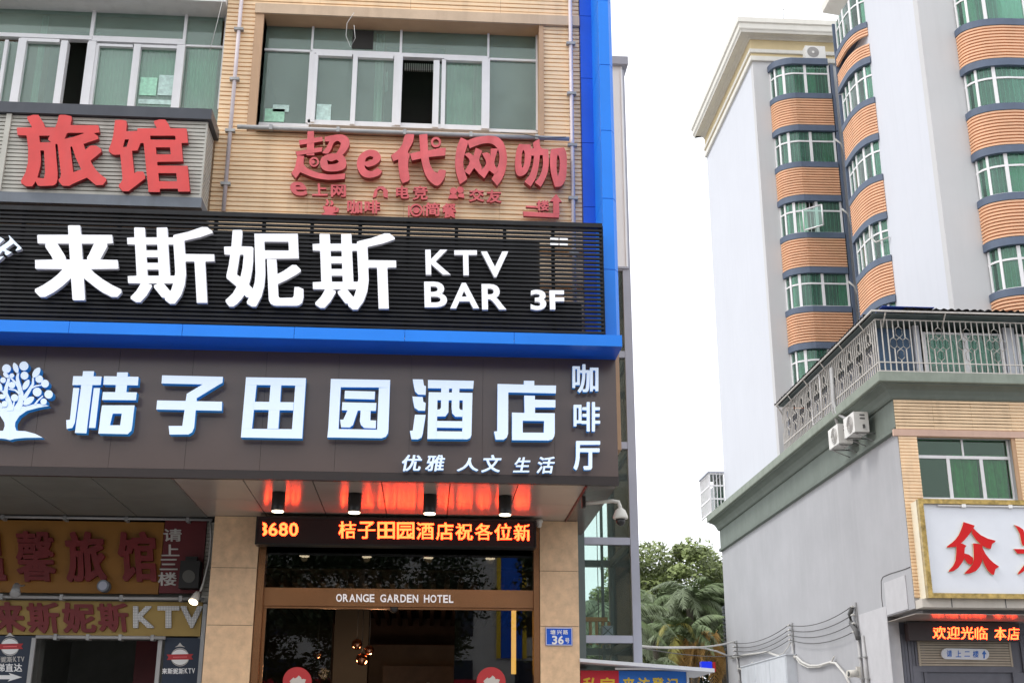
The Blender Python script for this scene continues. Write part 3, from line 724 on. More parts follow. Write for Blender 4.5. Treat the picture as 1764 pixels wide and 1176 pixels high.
# ------------------------------------------------------------------ karaoke board: black slats, white letters
YK = 13.14
zk0, zk1 = ZA(520, 563, YK), ZA(520, 371, YK)
xk1 = XA(1039, 480, YK)
ktv = thing('karaoke_board', 'black slatted karaoke board with white lit letters across the facade', 'sign', (-2, YK, zk0))
n = 27; p_ = (zk1 - zk0) / n
for i in range(n):
    z = zk0 + p_ * i
    if i == n - 1:
        B('top_rail', M['black'], XL, xk1 - .0, YK - .02, YK + .05, z + p_ * .1, z + p_ * 1.15, ktv); continue
    B('slat', M['black'], XL, xk1 + random.uniform(-.01, .0), YK + random.uniform(-.004, .004), YK + .035, z + p_ * .18, z + p_ * random.uniform(.66, .72), ktv)
for i in range(13):
    px = 1037 - i * 84
    x = XA(px, 470, YK + .06)
    B('stud', M['blackback'], x - .02, x + .02, YK + .04, YK + .09, zk0, zk1, ktv)
B('backing_board', M['blackback'], XL, XA(930, 470, YK + .25), YK + .25, YK + .28, zk0, zk1 - .12, ktv)
B('brace', M['blackback'], XA(930, 470, YK + .25), XA(1000, 470, YK + .25), YK + .2, YK + .25, zk0 + .05, zk0 + .45, ktv)
WM = [M['white'], M['whiteside']]
YKL = YK - .10
for ch, q, of, sh in (('来', (57, 388, 206, 517), (.034,.022,8), -8), ('斯', (219, 391, 370, 523), (.027,.014,8), -7), ('妮', (386, 396, 521, 528), (.029,.017,8), -6), ('斯', (538, 402, 683, 533), (.027,.014,8), -5)):
    letter('letter', ch, q, YKL, .055, WM, ktv, of, sh)
for ch, q, of in (('K', (733, 430, 776, 473), .024), ('T', (783, 431, 822, 474), .024), ('V', (829, 433, 876, 477), .024), ('B', (731, 485, 770, 529), .024), ('A', (775, 487, 825, 531), .024), ('R', (830, 489, 872, 533), .024), ('3', (914, 499, 941, 534), .03), ('F', (947, 500, 972, 533), .03)):
    letter('letter', ch, q, YKL + .02, .05, WM, ktv, of, -1)
traced_into(MB(), [zoomed([[(-250, 800), (0, 600), (270, 400), (248, 262), (275, 268), (440, 440), (622, 620), (590, 665), (470, 702), (448, 690), (512, 600), (390, 490), (160, 660), (230, 700), (342, 750), (200, 832), (140, 790), (150, 740), (80, 700), (0, 790), (-200, 940)]], 0, 390, 16.8),
    zoomed([[(-260, 520), (-60, 300), (0, 305), (110, 372), (0, 490), (-240, 700)]], 0, 390, 16.8), zoomed([[(-160, 960), (0, 880), (112, 858), (0, 962), (-140, 1040)]], 0, 390, 16.8)], YKL, .06).build('script_letter', [M['iceface'], M['whiteside']], ktv)
for q in ((948, 410, 962, 413), (964, 410.5, 978, 413.5), (948, 419, 962, 422), (964, 419.5, 978, 422.5)):
    a, b, c, e = R4(*q, YK - .01); B('white_clip', M['white'], a, b, YK - .012, YK - .006, c, e, ktv)
# blue band under the board
YBd = 13.0
xb = XA(1072, 588, YBd)
band = thing('blue_band', 'bright blue ledge band running under the black karaoke board', 'ledge', (-2, YBd, 5.9))
zb0, zb1 = ZA(520, 583, YBd), ZA(520, 563.5, YBd)
xs = [xb - 1.23 * i for i in range(9)][::-1]
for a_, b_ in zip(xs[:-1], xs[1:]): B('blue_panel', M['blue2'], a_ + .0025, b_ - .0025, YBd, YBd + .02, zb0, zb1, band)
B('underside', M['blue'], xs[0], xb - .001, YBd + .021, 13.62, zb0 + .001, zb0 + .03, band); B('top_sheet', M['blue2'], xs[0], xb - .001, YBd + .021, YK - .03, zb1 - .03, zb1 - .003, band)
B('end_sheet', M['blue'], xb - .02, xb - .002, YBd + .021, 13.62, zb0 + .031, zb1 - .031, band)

# ------------------------------------------------------------------ hotel fascia sign
YH = 13.5
xh1 = XA(1063, 720, YH)
zh0, zh1 = ZC, zb0 + .001
fas = thing('hotel_sign', 'brown panelled hotel fascia with ice blue raised letters over the entrance', 'sign', (-1, YH, zh0))
pw = XA(320, 700, YH) - XA(191, 700, YH)
xs = [xh1]
x = XA(955, 700, YH)
while x > XL: xs.append(x); x -= pw
xs = xs[::-1]
for a_, b_ in zip(xs[:-1], xs[1:]): B('fascia_panel', M['brown'], a_ + .0015, b_ - .0015, YH, YH + .02, zh0 + .10, zh1, fas)
B('bottom_edge', M['browndk'], XL, xh1, YH - .005, YH + .05, zh0 + .0, zh0 + .097, fas)
B('fascia_back', M['browndk'], XL, xh1 - .003, YH + .021, YH + .06, zh0 + .098, zh1 - .01, fas)
B('end_panel', M['brown'], xh1 - .02, xh1 - .001, YH + .061, 16.8, zh0 + .02, zh1 - .01, fas)
IM = [M['iceface'], M['iceside']]
YL = YH - .14; DL = .09
def hl(polys, ch): polys_into(MB(), polys, YL, DL).build('letter', IM, fas)
C35 = (0, 600, 3.528)
hl(zoomed([[(505, 138), (572, 138), (525, 515), (455, 512)], [(445, 168), (618, 170), (612, 222), (440, 222)], [(445, 240), (482, 240), (455, 450), (440, 482), (405, 488), (402, 435), (425, 432)], [(570, 240), (608, 240), (580, 482), (540, 482)],
           [(712, 145), (778, 145), (768, 268), (700, 268)], [(632, 168), (842, 172), (838, 224), (628, 220)], [(625, 264), (832, 266), (826, 314), (620, 312)],
           [(620, 345), (818, 345), (812, 395), (612, 395)], [(612, 395), (685, 395), (668, 466), (604, 466)], [(740, 395), (812, 395), (804, 466), (730, 466)], [(604, 466), (804, 466), (798, 498), (775, 520), (597, 516)]], *C35), '桔')
hl(zoomed([[(985, 163), (1355, 172), (1352, 208), (1330, 220), (982, 212)], [(1235, 216), (1335, 217), (1195, 302), (1195, 322), (1128, 322), (1135, 275)], [(955, 315), (1350, 323), (1348, 378), (950, 370)], [(1122, 370), (1190, 372), (1180, 480), (1168, 508), (1145, 522), (1030, 522), (1025, 470), (1108, 470)]], *C35), '子')
hl([[(423.8, 649.5), (527.2, 651), (526.4, 664), (422.8, 662.5)], [(422.8, 662.5), (442, 663), (434, 738), (416.2, 738)], [(508.6, 664), (526.4, 664), (521.5, 739), (503, 739)], [(416.2, 738), (521.5, 739), (520.6, 755), (415, 753)], [(466, 663), (484.5, 663), (479.5, 738), (460.5, 738)], [(438, 691.5), (506, 692.5), (505, 706.5), (437, 705.5)]], '田')
Z9 = 9.047
hl(zoomed([[(180, 112), (1105, 128), (1100, 246), (175, 240)], [(175, 238), (335, 240), (300, 892), (140, 890)], [(930, 250), (1100, 246), (1078, 905), (900, 902)], [(140, 888), (900, 902), (1078, 903), (1070, 960), (1035, 1012), (970, 1035), (125, 1022)],
           [(400, 295), (870, 308), (862, 432), (392, 420)], [(360, 475), (890, 485), (882, 610), (352, 600)], [(440, 600), (600, 605), (525, 830), (475, 868), (340, 865), (325, 745), (375, 745)], [(645, 605), (800, 610), (795, 755), (885, 760), (880, 882), (700, 875), (650, 830), (632, 770)]], 550, 640, Z9), '园')
hl(zoomed([[(190, 118), (350, 120), (365, 215), (397, 225), (390, 360), (275, 355), (228, 310), (210, 240)], [(185, 385), (345, 392), (355, 468), (392, 485), (382, 608), (280, 605), (218, 560), (200, 480)], [(225, 668), (392, 670), (345, 970), (325, 1025), (270, 1052), (170, 1050), (145, 920), (190, 915)],
           [(428, 128), (1142, 142), (1132, 266), (428, 256)], [(635, 255), (757, 258), (754, 322), (632, 320)], [(803, 262), (918, 264), (916, 327), (801, 325)], [(440, 318), (1120, 328), (1118, 447), (435, 442)], [(435, 441), (575, 442), (562, 1047), (418, 1047)], [(970, 446), (1118, 446), (1105, 985), (1085, 1032), (1040, 1052), (960, 1050)],
           [(632, 441), (750, 443), (746, 630), (700, 695), (570, 697), (572, 590), (610, 585), (630, 560)], [(798, 444), (918, 445), (915, 565), (930, 590), (970, 597), (965, 702), (855, 700), (806, 650), (795, 560)], [(565, 765), (970, 770), (968, 877), (562, 870)], [(560, 925), (968, 930), (970, 1050), (560, 1047)]], 690, 640, Z9), '酒')
hl(zoomed([[(155, 190), (565, 200), (565, 140), (727, 142), (727, 212), (1067, 215), (1064, 337), (322, 322), (320, 960), (300, 1022), (250, 1058), (125, 1058), (100, 930), (150, 925)], [(570, 370), (737, 375), (738, 435), (1057, 440), (1057, 557), (740, 555), (738, 642), (1047, 645), (1047, 770), (380, 760), (380, 635), (575, 640)],
           [(380, 758), (547, 762), (547, 947), (380, 947)], [(880, 768), (1047, 770), (1047, 952), (875, 952)], [(380, 945), (1047, 950), (1040, 1000), (1012, 1050), (950, 1070), (380, 1065)]], 840, 640, Z9), '店')
for ch, q, of in (('咖', (986, 627, 1031, 676), .022), ('啡', (988, 692, 1034, 743), .022), ('厅', (988, 759, 1034, 809), .034)):
    letter('letter', ch, q, YL + .03, .06, IM, fas, of)
for ch, q in (('优', (692, 783, 726, 811)), ('雅', (734, 783, 766, 811)), ('人', (789, 788, 826, 811)), ('文', (831, 783, 863, 813)), ('生', (886, 787, 914, 813)), ('活', (926, 786, 955, 815))):
    letter('letter', ch, q, YL + .05, .045, IM, fas, .026, 5)
# tree emblem
TZ = (0, 615, 7.587)
def limb(pts, w0, w1):
    L, Rr = [], []
    n = len(pts)
    for i, (x, y) in enumerate(pts):
        a = pts[max(0, i - 1)]; b = pts[min(n - 1, i + 1)]; dx, dy = b[0] - a[0], b[1] - a[1]; l = math.hypot(dx, dy); w_ = (w0 + (w1 - w0) * i / (n - 1)) / 2
        L.append((x - dy / l * w_, y + dx / l * w_)); Rr.append((x + dy / l * w_, y - dx / l * w_))
    return L + Rr[::-1]
def leafp(cx, cy, rx, ry, ang):
    a = math.radians(ang); o_ = []
    for i in range(14):
        t = 2 * math.pi * i / 14; x = rx * math.sin(t) * abs(math.sin(t)) ** .3; y = ry * math.cos(t)
        o_.append((cx + x * math.cos(a) - y * math.sin(a), cy + x * math.sin(a) + y * math.cos(a)))
    return o_
half = [[(128, 640), (205, 640), (245, 640), (330, 640), (470, 606), (560, 612), (640, 635), (500, 660), (350, 700), (250, 770), (200, 850), (195, 900), (215, 960), (128, 960)],
        [(128, 955), (215, 960), (330, 965), (460, 1000), (558, 1050), (330, 1052), (190, 1065), (128, 1082)]]
mirror = lambda pl: [(256 - x, y) for x, y in pl][::-1]
em = half + [mirror(p) for p in half]
for pts, w0, w1 in (([(215, 690), (265, 600), (275, 480), (240, 340), (225, 270), (238, 195)], 90, 26), ([(270, 430), (205, 335), (110, 240)], 40, 18), ([(300, 560), (375, 445), (430, 350), (432, 265)], 56, 22), ([(400, 405), (470, 375), (540, 362)], 24, 16),
                    ([(130, 700), (120, 590), (70, 470), (80, 400), (112, 300), (110, 230)], 80, 26), ([(70, 470), (10, 430), (-60, 400)], 34, 18), ([(160, 690), (175, 620), (190, 560)], 26, 20), ([(455, 615), (500, 560), (560, 505)], 24, 16), ([(255, 480), (200, 430), (112, 415)], 30, 14), ([(40, 650), (-60, 560), (-150, 500)], 40, 20)):
    em.append(limb(pts, w0, w1))
for cx, cy, r_ in ((85, 150, 58), (312, 115, 60), (320, 240, 52), (40, 300, 38), (155, 240, 30), (155, 365, 44), (512, 285, 50), (588, 345, 52), (485, 455, 58), (635, 485, 56), (570, 580, 42), (190, 530, 48), (60, 610, 40), (-60, 250, 50), (-120, 420, 50)): em.append(ring(cx, cy, r_, 16))
for l_ in ((205, 140, 34, 72, -20), (475, 200, 42, 78, 35), (340, 360, 36, 78, 30), (375, 570, 42, 85, 55), (78, 235, 26, 46, -50), (20, 515, 55, 32, 0), (0, 380, 26, 60, -20)): em.append(leafp(*l_))
polys_into(MB(), zoomed(em, *TZ), YL, DL, 0, 1, .0006).build('tree_emblem', IM, fas)

# ------------------------------------------------------------------ canopy soffit
can = thing('entrance_canopy', 'wide flat canopy soffit with glossy champagne and grey panels over the entrance', 'canopy', (-1, 15, ZC))
YWALL = 15.75
xs_ = XA(296, 825, YH)               # where the grey panels give way to the champagne ones
xe = XA(1011, 837, YH)
def soffit_panels(x0, x1, w_, mt, y0, y1):
    n = max(1, int(round((x1 - x0) / w_)))
    ym = (y0 + y1) / 2
    for i in range(n):
        a_, b_ = x0 + (x1 - x0) * i / n, x0 + (x1 - x0) * (i + 1) / n
        B('soffit_panel', mt, a_ + .006, b_ - .006, y0, ym - .003, ZC, ZC + .02, can); B('soffit_panel', mt, a_ + .006, b_ - .006, ym + .003, y1, ZC, ZC + .02, can)
soffit_panels(XL, xs_ - .02, .83, M['soffitgrey'], YH + .055, YWALL + .1)
soffit_panels(xs_, xe - .005, .83, M['soffit'], YH + .055, YWALL + .06)
B('core', M['seam'], XL, xh1 - .025, YH + .065, 16.6, ZC + .03, ZC + .12, can)
B('edge_border', M['brown'], xe, xh1 - .024, YH + .055, 16.8, ZC - .001, ZC + .02, can)
B('border_strip', mat('led_red_strip', (.16, .03, .025), .4), xe - .004, xe + .015, YH + .056, 16.7, ZC - .015, ZC + .019, can)  # red of the LED glow is put into the strip colour
B('soffit_step', M['soffitgrey'], xs_ - .018, xs_ - .002, YH + .056, YWALL + .1, ZC - .006, ZC + .02, can)

# downlights: the four lit lamps give warm light of their own
def lamp_light(x, y, z):
    l = bpy.data.lights.new('downlight_beam', 'SPOT'); l.energy = 24; l.color = (1, .72, .42); l.spot_size = math.radians(165); l.spot_blend = 1.0; l.shadow_soft_size = .05
    o = bpy.data.objects.new('downlight_beam', l); COL.objects.link(o); o.location = (x, y, z)
zl = ZC
def downlight(x, y, h):
    t = thing('downlight', '', 'lamp', (x, y, ZC - h), 'black cylinder downlights under the canopy')
    MB().lathe((x, y, ZC - h), [(.062, .0), (.075, .0), (.078, .01), (.078, h - .001)], 24).build('body', M['blackmetal'], t)
    lamp_light(x, y, ZC - h - .03)
    MB().lathe((x, y, ZC - h), [(.066, -.012), (.070, .002)], 20).build('lens', M['lampglow'], t)
    return t
pd = P(482, 850, Z=ZC)
hh = float(pd[2] - P(482, 882, Y=pd[1])[2])
d0 = downlight(pd[0], 14.2, hh)
d0['label'] = 'black cylinder downlight above the LED digits, leftmost of four'
for px, lb in ((612, 'black cylinder downlight above the start of the LED greeting, second of four'), (741, 'black cylinder downlight right of centre under the canopy, third of four'), (871, 'black cylinder downlight nearest the house number pillar, rightmost of four')):
    x = P(px, 851, Z=ZC)[0]
    c_ = copy_tree(d0, (float(x - pd[0]), 0, 0)); c_['label'] = lb; lamp_light(x, 14.2, ZC - hh - .03)

# ------------------------------------------------------------------ hotel entrance: stone pillars, bronze frame, glass, lobby
ent = thing('hotel_entrance', 'bronze framed glass hotel entrance between beige stone pillars', 'entrance', (-.3, YWALL, .13))
def pillar(px0, px1, joints):
    x0, x1 = XA(px0, 1030, YWALL), XA(px1, 1030, YWALL)
    pl = B('pillar', M['seam'], x0 + .012, x1 - .012, YWALL + .012, YWALL + .8, .13, ZC - .001, ent)
    zs = [.13, 1.2] + sorted(ZA((px0 + px1) / 2, j, YWALL) for j in joints) + [ZC - .002]
    for a_, b_ in zip(zs[:-1], zs[1:]):
        B('stone_panel', M['stone'], x0, x1, YWALL, YWALL + .011, a_ + .003, b_ - .003, pl); B('stone_panel', M['stone'], x1 - .011, x1, YWALL + .013, YWALL + .8, a_ + .003, b_ - .003, pl)
    return x0, x1
pl0, pl1 = pillar(359, 439, (977, 1076))
pr0, pr1 = pillar(930.5, 997, (983, 1078))
YD = YWALL + .12
xg0, xg1 = pl1 + .012, pr0 - .004
zt0, zt1 = ZA(676, 1045, YD), ZA(676, 1014.5, YD)
B('jamb', M['bronze'], xg0, xg0 + .085, YWALL + .02, YD + .12, .13, ZC - .01, ent); B('jamb', M['bronze'], xg1 - .075, xg1, YWALL + .02, YD + .12, .13, ZC - .01, ent)
tb = B('transom_beam', M['bronze'], xg0 + .087, xg1 - .077, YD - .05, YD + .1, zt0, zt1, ent)
mb = MB(); txt = 'ORANGE GARDEN HOTEL'
cu = [(579, 587), (589, 597), (599, 608), (610, 619.5), (622, 631), (633, 646 - 6), None]
x = 579.0
wd = {'O': 10.6, 'R': 9.6, 'A': 11, 'N': 10, 'G': 10.6, 'E': 8.6, 'D': 10, 'H': 10, 'T': 9, 'L': 8, ' ': 7}
tot = sum(wd[c] + 1.6 for c in txt); k_ = (781 - 579 + 1.6) / tot
for c in txt:
    w_ = wd[c] * k_
    if c != ' ':
        yy = 1022.2 + (x - 579) * .010
        letter('letter', c, (x, yy, x + w_, yy + 13.5), YD - .065, .012, [M['white'], M['whiteside']], tb, .022)
    x += w_ + 1.6 * k_
MB().lathe((XA(679, 1040, YD - .03), YD + .0, zt0 - .07), [(.02, 0), (.045, .02), (.055, .05), (.055, .069)], 16).build('dome_camera', M['blackmetal'], ent)
B('head_rail', M['bronze'], xg0 + .087, xg1 - .077, YD - .02, YD + .06, ZA(676, 938, YD) - .01, ZA(676, 938, YD) + .02, ent)
B('transom_glass', M['shopglass'], xg0 + .088, xg1 - .078, YD + .01, YD + .02, zt1 + .002, ZA(676, 939, YD) - .012, ent)
xd0, xd1 = XA(572, 1100, YD), XA(783, 1100, YD)
B('glass_panel', M['shopglass'], xg0 + .13, xd0, YD + .01, YD + .02, .2, zt0 - .03, ent); B('glass_panel', M['shopglass'], xd1, xg1 - .085, YD + .01, YD + .02, .2, zt0 - .03, ent)
B('door_track', M['bronze'], xg0 + .088, xg1 - .078, YD - .02, YD + .05, zt0 - .028, zt0 - .001, ent)
B('side_frame', M['bronze'], xg0 + .088, xg0 + .128, YD - .01, YD + .04, .13, zt0 - .03, ent)
# round stickers on the glass
for px in (512, 846):
    st = polys_into(MB(), [ring(px, 1173, 25, 28)], YD - .004, .004).build('round_sticker', [M['ribbon'], M['ribbon']], ent)
    polys_into(MB(), [[(px + 1 + (15 + 2.6 * math.cos(k * 2.1)) * math.cos(k * 2 * math.pi / 30), 1180 + (15 + 2.6 * math.sin(k * 1.7)) * math.sin(k * 2 * math.pi / 30)) for k in range(30)]], YD - .008, .003).build('sticker_print', [M['offwhite'], M['offwhite']], st)
# lobby
lob = MB(); x0, x1 = xg0 - .6, pr1 - .30
lob.box(x0, x1, 22.0, 22.1, .13, ZC); lob.box(x0 - .1, x0, YD + .9, 22, .13, ZC); lob.box(x1, x1 + .1, YD + .9, 22, .13, ZC)
lob.build('lobby_wall', M['wood'], ent)
B('lobby_floor', M['wood'], x0, x1, YD + .14, 22, .13, .15, ent)
zc_ = zt0 + .42
for i in range(24):
    x = x0 + (x1 - x0) * (i + .5) / 24
    B('ceiling_slat', M['wood'], x - .03, x + .03, YD + .5, 21.9, zc_ - .06, zc_ + .04, ent)
B('lobby_ceiling', M['dark'], x0, x1, YD + .2, 22, zc_ + .08, zc_ + .12, ent)
a, b, c, e = R4(575, 1050, 634, 1176, 18.5); B('lobby_partition', M['dark'], a, b, 18.5, 18.6, .15, zc_ - .07, ent)
a, b, c, e = R4(636, 1085, 783, 1176, 20.5); B('lobby_screen', M['lobby'], a, b, 20.5, 20.6, .15, zc_ - .5, ent)
bk = B('bookcase', M['wood'], XA(660, 1130, 20), XA(782, 1130, 20), 20.1, 20.4, .15, 2.9, ent)
for i in range(16):
    x = XA(666 + i * 7, 1130, 20); B('book', M[random.choice(['darkred', 'offwhite', 'lobby', 'maroon'])], x, x + .05, 20.02, 20.09, 2.3, 2.3 + random.uniform(.25, .34), bk)
a, b, c, e = R4(881, 1050, 889, 1160, 16.5); B('light_strip', M['warmstrip'], a, b, 16.5, 16.53, c, e, ent)
for px, py, r_ in ((615, 1109, 9), (636, 1119, 8), (623, 1135, 10), (547, 1126, 7)):
    pp = P(px, py, Y=17.6); r2 = r_ / 2100 * 17.6
    pt = thing('pendant_lamp', {615: 'copper globe pendant, left one of the cluster inside the lobby', 636: 'copper globe pendant, right one of the cluster inside the lobby', 623: 'copper globe pendant, lowest of the cluster inside the lobby', 547: 'small copper globe pendant seen through the left glass panel'}[px], 'lamp', (pp[0], pp[1], pp[2] - r2), 'globe pendants in the lobby')
    MB().lathe((pp[0], pp[1], pp[2]), [(r2 * math.cos(a_), r2 * math.sin(a_)) for a_ in [math.pi * (i / 12 - .5) for i in range(13)]], 18).build('globe', M['copper'], pt)
    if px in (636, 547):
        l = bpy.data.lights.new('lobby_fill', 'POINT'); l.energy = 9; l.color = (1, .62, .35); l.shadow_soft_size = .08  # point fill added below the globe to brighten the dark lobby
        lo = bpy.data.objects.new('lobby_fill', l); COL.objects.link(lo); lo.location = (pp[0] + .1, pp[1] + .1, pp[2] - .25)
    MB().tube([(pp[0], pp[1], pp[2] + r2), (pp[0], pp[1], zc_ - .06)], .006, 5).build('cord', M['cable'], pt)

# LED display over the door
YLED = 15.45
led = thing('led_display', 'long red LED message display over the hotel door', 'display', (-.3, YLED, 4.0))
a, b, c, e = R4(443, 895, 921, 937, YLED)
B('cabinet', M['ledbox'], a, b, YLED + .006, YLED + .22, c, e, led)
mb = MB(); t_ = .02
mb.box(a - t_, b + t_, YLED - .004, YLED + .2, e + .002, e + t_); mb.box(a - t_, b + t_, YLED - .004, YLED + .2, c - t_, c - .002); mb.box(a - t_, a - .002, YLED - .004, YLED + .2, c, e); mb.box(b + .002, b + t_, YLED - .004, YLED + .2, c, e)
mb.build('frame', M['blackmetal'], led)
led_clip[:] = [452, 912]
items = [(c_, 445 + i * 17.7, 899 + i * .2, 445 + i * 17.7 + 15.5, 922 + i * .2) for i, c_ in enumerate('3680')]
items += [(c_, 583 + i * 33.6, 897.5 + i * .45, 583 + i * 33.6 + 30, 926.5 + i * .45) for i, c_ in enumerate('桔子田园酒店祝各位新')]
led_text(items, YLED, 24, led)
led_clip[:] = [-1e9, 1e9]

# house number plate
a, b, c, e = R4(940, 1080, 986, 1111, YWALL - .02)
hn = thing('house_number_plate', 'small blue house number plate 36 on the right stone pillar', 'sign', ((a + b) / 2, YWALL - .02, c))
B('plate', M['plateblue'], a, b, YWALL - .022, YWALL - .004, c, e, hn)
for q in ((940.6, 1080.6, 985.4, 1081.6), (940.6, 1109.6, 985.4, 1110.6), (940.6, 1081.6, 941.4, 1109.6), (984.6, 1081.6, 985.4, 1109.6)):
    a, b, c, e = R4(*q, YWALL - .022); B('rim', M['platewhite'], a, b, YWALL - .026, YWALL - .0222, c, e, hn)
PM = [M['platewhite']]
for ch, q, of in (('塘', (948, 1084, 957, 1092), .02), ('兴', (959.5, 1084, 968, 1092), .02), ('路', (970, 1084, 978.5, 1092), .02), ('3', (951, 1094, 960, 1109), .03), ('6', (961.5, 1094, 971, 1109), .03), ('号', (973.5, 1098, 981, 1107), .02)):
    letter('letter', ch, q, YWALL - .027, .0048, PM, hn, of)

# cameras
pc = P(929, 897, Y=15.6)
cm = thing('wall_camera', 'tiny white camera beside the right end of the LED display', 'camera', (pc[0], 15.6, pc[2] - .07))
MB().lathe((pc[0], 15.62, pc[2] - .08), [(.02, 0), (.035, .02), (.035, .06), (.05, .065), (.05, .10)], 14).build('body', M['camwhite'], cm)
B('bracket', M['camwhite'], pc[0] - .03, pc[0] + .03, 15.62, 15.76, pc[2] + .021, pc[2] + .05, cm)
YCC = 13.95
ps = P(1069, 893, Y=YCC); rr = 12.5 / 2100 * YCC
dc = thing('dome_camera', 'white dome surveillance camera on a bent arm at the canopy corner', 'camera', (ps[0], YCC, ps[2] - rr))
MB().lathe((ps[0], YCC, ps[2]), [(rr * .62, -rr * .05), (rr * 1.0, .0), (rr * 1.06, .01), (rr * .98, rr * .5), (rr * .72, rr * 1.15), (rr * .5, rr * 1.35), (rr * .3, rr * 1.5), (rr * .22, rr * 1.7)], 24).build('housing', M['camwhite'], dc)
MB().lathe((ps[0], YCC, ps[2]), [(.01, -rr * 1.0), (rr * .4, -rr * .88), (rr * .62, -rr * .55), (rr * .68, -rr * .06)], 20).build('dome', M['blackmetal'], dc)
zt = P(1060, 864, Y=YCC)[2]; xm = XA(1009, 864, YCC)
MB().tube([(xm, YCC + .12, zt), (ps[0] - .09, YCC, zt + .01), (ps[0] - .02, YCC, zt), (ps[0], YCC, zt - .06), (ps[0], YCC, ps[2] + rr * 1.6)], .022, 10).build('arm', M['camwhite'], dc)
B('mount', M['browndk'], xm - .03, xm + .01, YCC + .09, YCC + .16, zt - .05, ZC - .017, dc)

# ------------------------------------------------------------------ lower-left shop front
YS = 16.2
def board(name, q, Y, mt, label, cat='sign', d=.06):
    a, b, c, e = R4(*q, Y); t = thing(name, label, cat, ((a + b) / 2, Y, c)); B('panel', mt, a, b, Y, Y + d, c, e, t); return t
s1 = board('inn_signboard', (-160, 896, 278, 1020, ), YS, M['yellowsign'], 'faded yellow inn signboard with dark red letters under the canopy')
DR = [M['darkred']]
for ch, q, of in (('温', (-62, 914, 8, 1000), (.035,.022,4)), ('馨', (27, 914, 94, 1001), (.03,.018,4)), ('旅', (112, 915, 181, 1001), (.04,.024,4)), ('馆', (203, 915, 269, 1001), (.04,.024,4))):
    letter('letter', ch, q, YS - .06, .055, DR, s1, of, -6)
s2 = board('maroon_sign', (279, 896, 351, 1021), YS - .01, M['maroon'], 'maroon panel with white vertical characters right of the yellow signboard')
for ch, q in (('请', (281, 910, 313, 932)), ('上', (278, 937, 309, 957)), ('三', (275, 962, 306, 981)), ('楼', (272, 985, 304, 1008))):
    letter('letter', ch, q, YS - .02, .009, [M['offwhite']], s2, .02)
a, b, c, e = R4(309, 965, 343, 1012, YS - .2)
sp = thing('loudspeaker', 'black loudspeaker box mounted low on the maroon panel', 'speaker', ((a + b) / 2, YS - .2, c))
B('cabinet', M['speaker'], a, b, YS - .2, YS - .012, c, e, sp); B('bracket', M['blackmetal'], a + .05, b - .05, YS - .16, YS - .06, e + .001, e + .06, sp)
polys_into(MB(), [ring(325, 992, 11, 20)], YS - .206, .005).build('cone', [M['dim']], sp)
x0, x1 = XA(351, 960, YS), pl0 - .005
bsh = thing('back_wall', 'dim recessed shop wall with ribbed strip behind the old signboards', 'wall', (-3, YS, .13))
mb = siding(x0 + .005, x1 + .3, 1.0, ZC, YS + .05, .05); mb.build('ribbed_strip', M['slatgrey'], bsh, kind='stuff')
mb = MB(); xd_0, xd_1 = XA(62, 1140, YS), XA(272, 1140, YS); zd = ZA(170, 1099, YS)
mb.box(XL, xd_0, YS + .1, YS + .3, .13, zd); mb.box(xd_1, pl0 + .3, YS + .1, YS + .3, .13, zd); mb.box(XL, pl0 + .3, YS + .1, YS + .3, zd, ZC - .001)
mb.build('wall', M['dim'], bsh)
mb = MB(); mb.box(xd_0 - .5, xd_1 + .5, 19.5, 19.6, .13, ZC); mb.box(xd_0 - .6, xd_0 - .5, YS + .31, 19.6, .13, ZC); mb.box(xd_1 + .5, xd_1 + .6, YS + .31, 19.6, .13, ZC); mb.build('corridor', M['room'], bsh)
a, b, c, e = R4(232, 1103, 272, 1176, 17.5); B('red_door_edge', M['maroon'], a, b, 17.5, 17.55, .15, e, bsh)
s3 = board('karaoke_signboard', (-160, 1034, 347, 1093), YS - .02, M['yellow2'], 'pale yellow karaoke signboard over the dark doorway')
for ch, q, of in (('来', (-14, 1036, 42, 1089), (.05,.04,2)), ('斯', (46, 1037, 102, 1090), (.04,.03,2)), ('妮', (107, 1037, 164, 1089), (.04,.03,2)), ('斯', (168, 1038, 221, 1088), (.04,.03,2))):
    letter('letter', ch, q, YS - .05, .028, DR, s3, of, -5)
g_ = {}
for ch, q in (('K', (229, 1043, 265, 1081)), ('T', (271, 1043, 309, 1081)), ('V', (311, 1043, 349, 1081))):
    lt = letter('letter', ch, q, YS - .05, .028, [M['pipe']], s3, .035)
    g = raster(ch, 14, .03)[::-1] if False else raster(ch, 14, .03); mb = MB()
    for r_ in range(14):
        for c_ in range(14):
            if g[r_, c_]:
                x_ = q[0] + (q[2] - q[0]) * (c_ + .5) / 14; y_ = q[3] + (q[1] - q[3]) * (r_ + .5) / 14
                mb.prism([P(x_ + dx, y_ + dy, Y=YS - .058) for dx, dy in ((-.8, -.8), (.8, -.8), (.8, .8), (-.8, .8))], (0, .0075, 0))
    mb.build('bulbs', M['platewhite'], lt, kind='stuff')
for nm, q, lb in (('tube_light', (-60, 880, 322, 885), 'long white tube along the back edge of the grey soffit'), ('tube_light', (-60, 889, 366, 894), 'second pale tube just under the soffit tube, lower one'), ('sign_tube', (-60, 1026, 352, 1031.5), 'white tube between the two yellow signboards'), ('door_tube', (62, 1094, 285, 1100), 'white tube along the top of the dark doorway')):
    a, b, c, e = R4(*q, YS - .12); z = (c + e) / 2
    t = thing(nm, lb, 'tube', ((a + b) / 2, YS - .12, z - .03))
    MB().tube([(a, YS - .12, z), (b, YS - .12, z)], (e - c) / 2, 8).build('tube', M['pipe'], t)
    for i in range(4): x = a + (b - a) * (i + .6) / 4; B('clip', M['galv'], x - .02, x + .02, YS - .145, YS + .0, z - .035, z + .035, t)
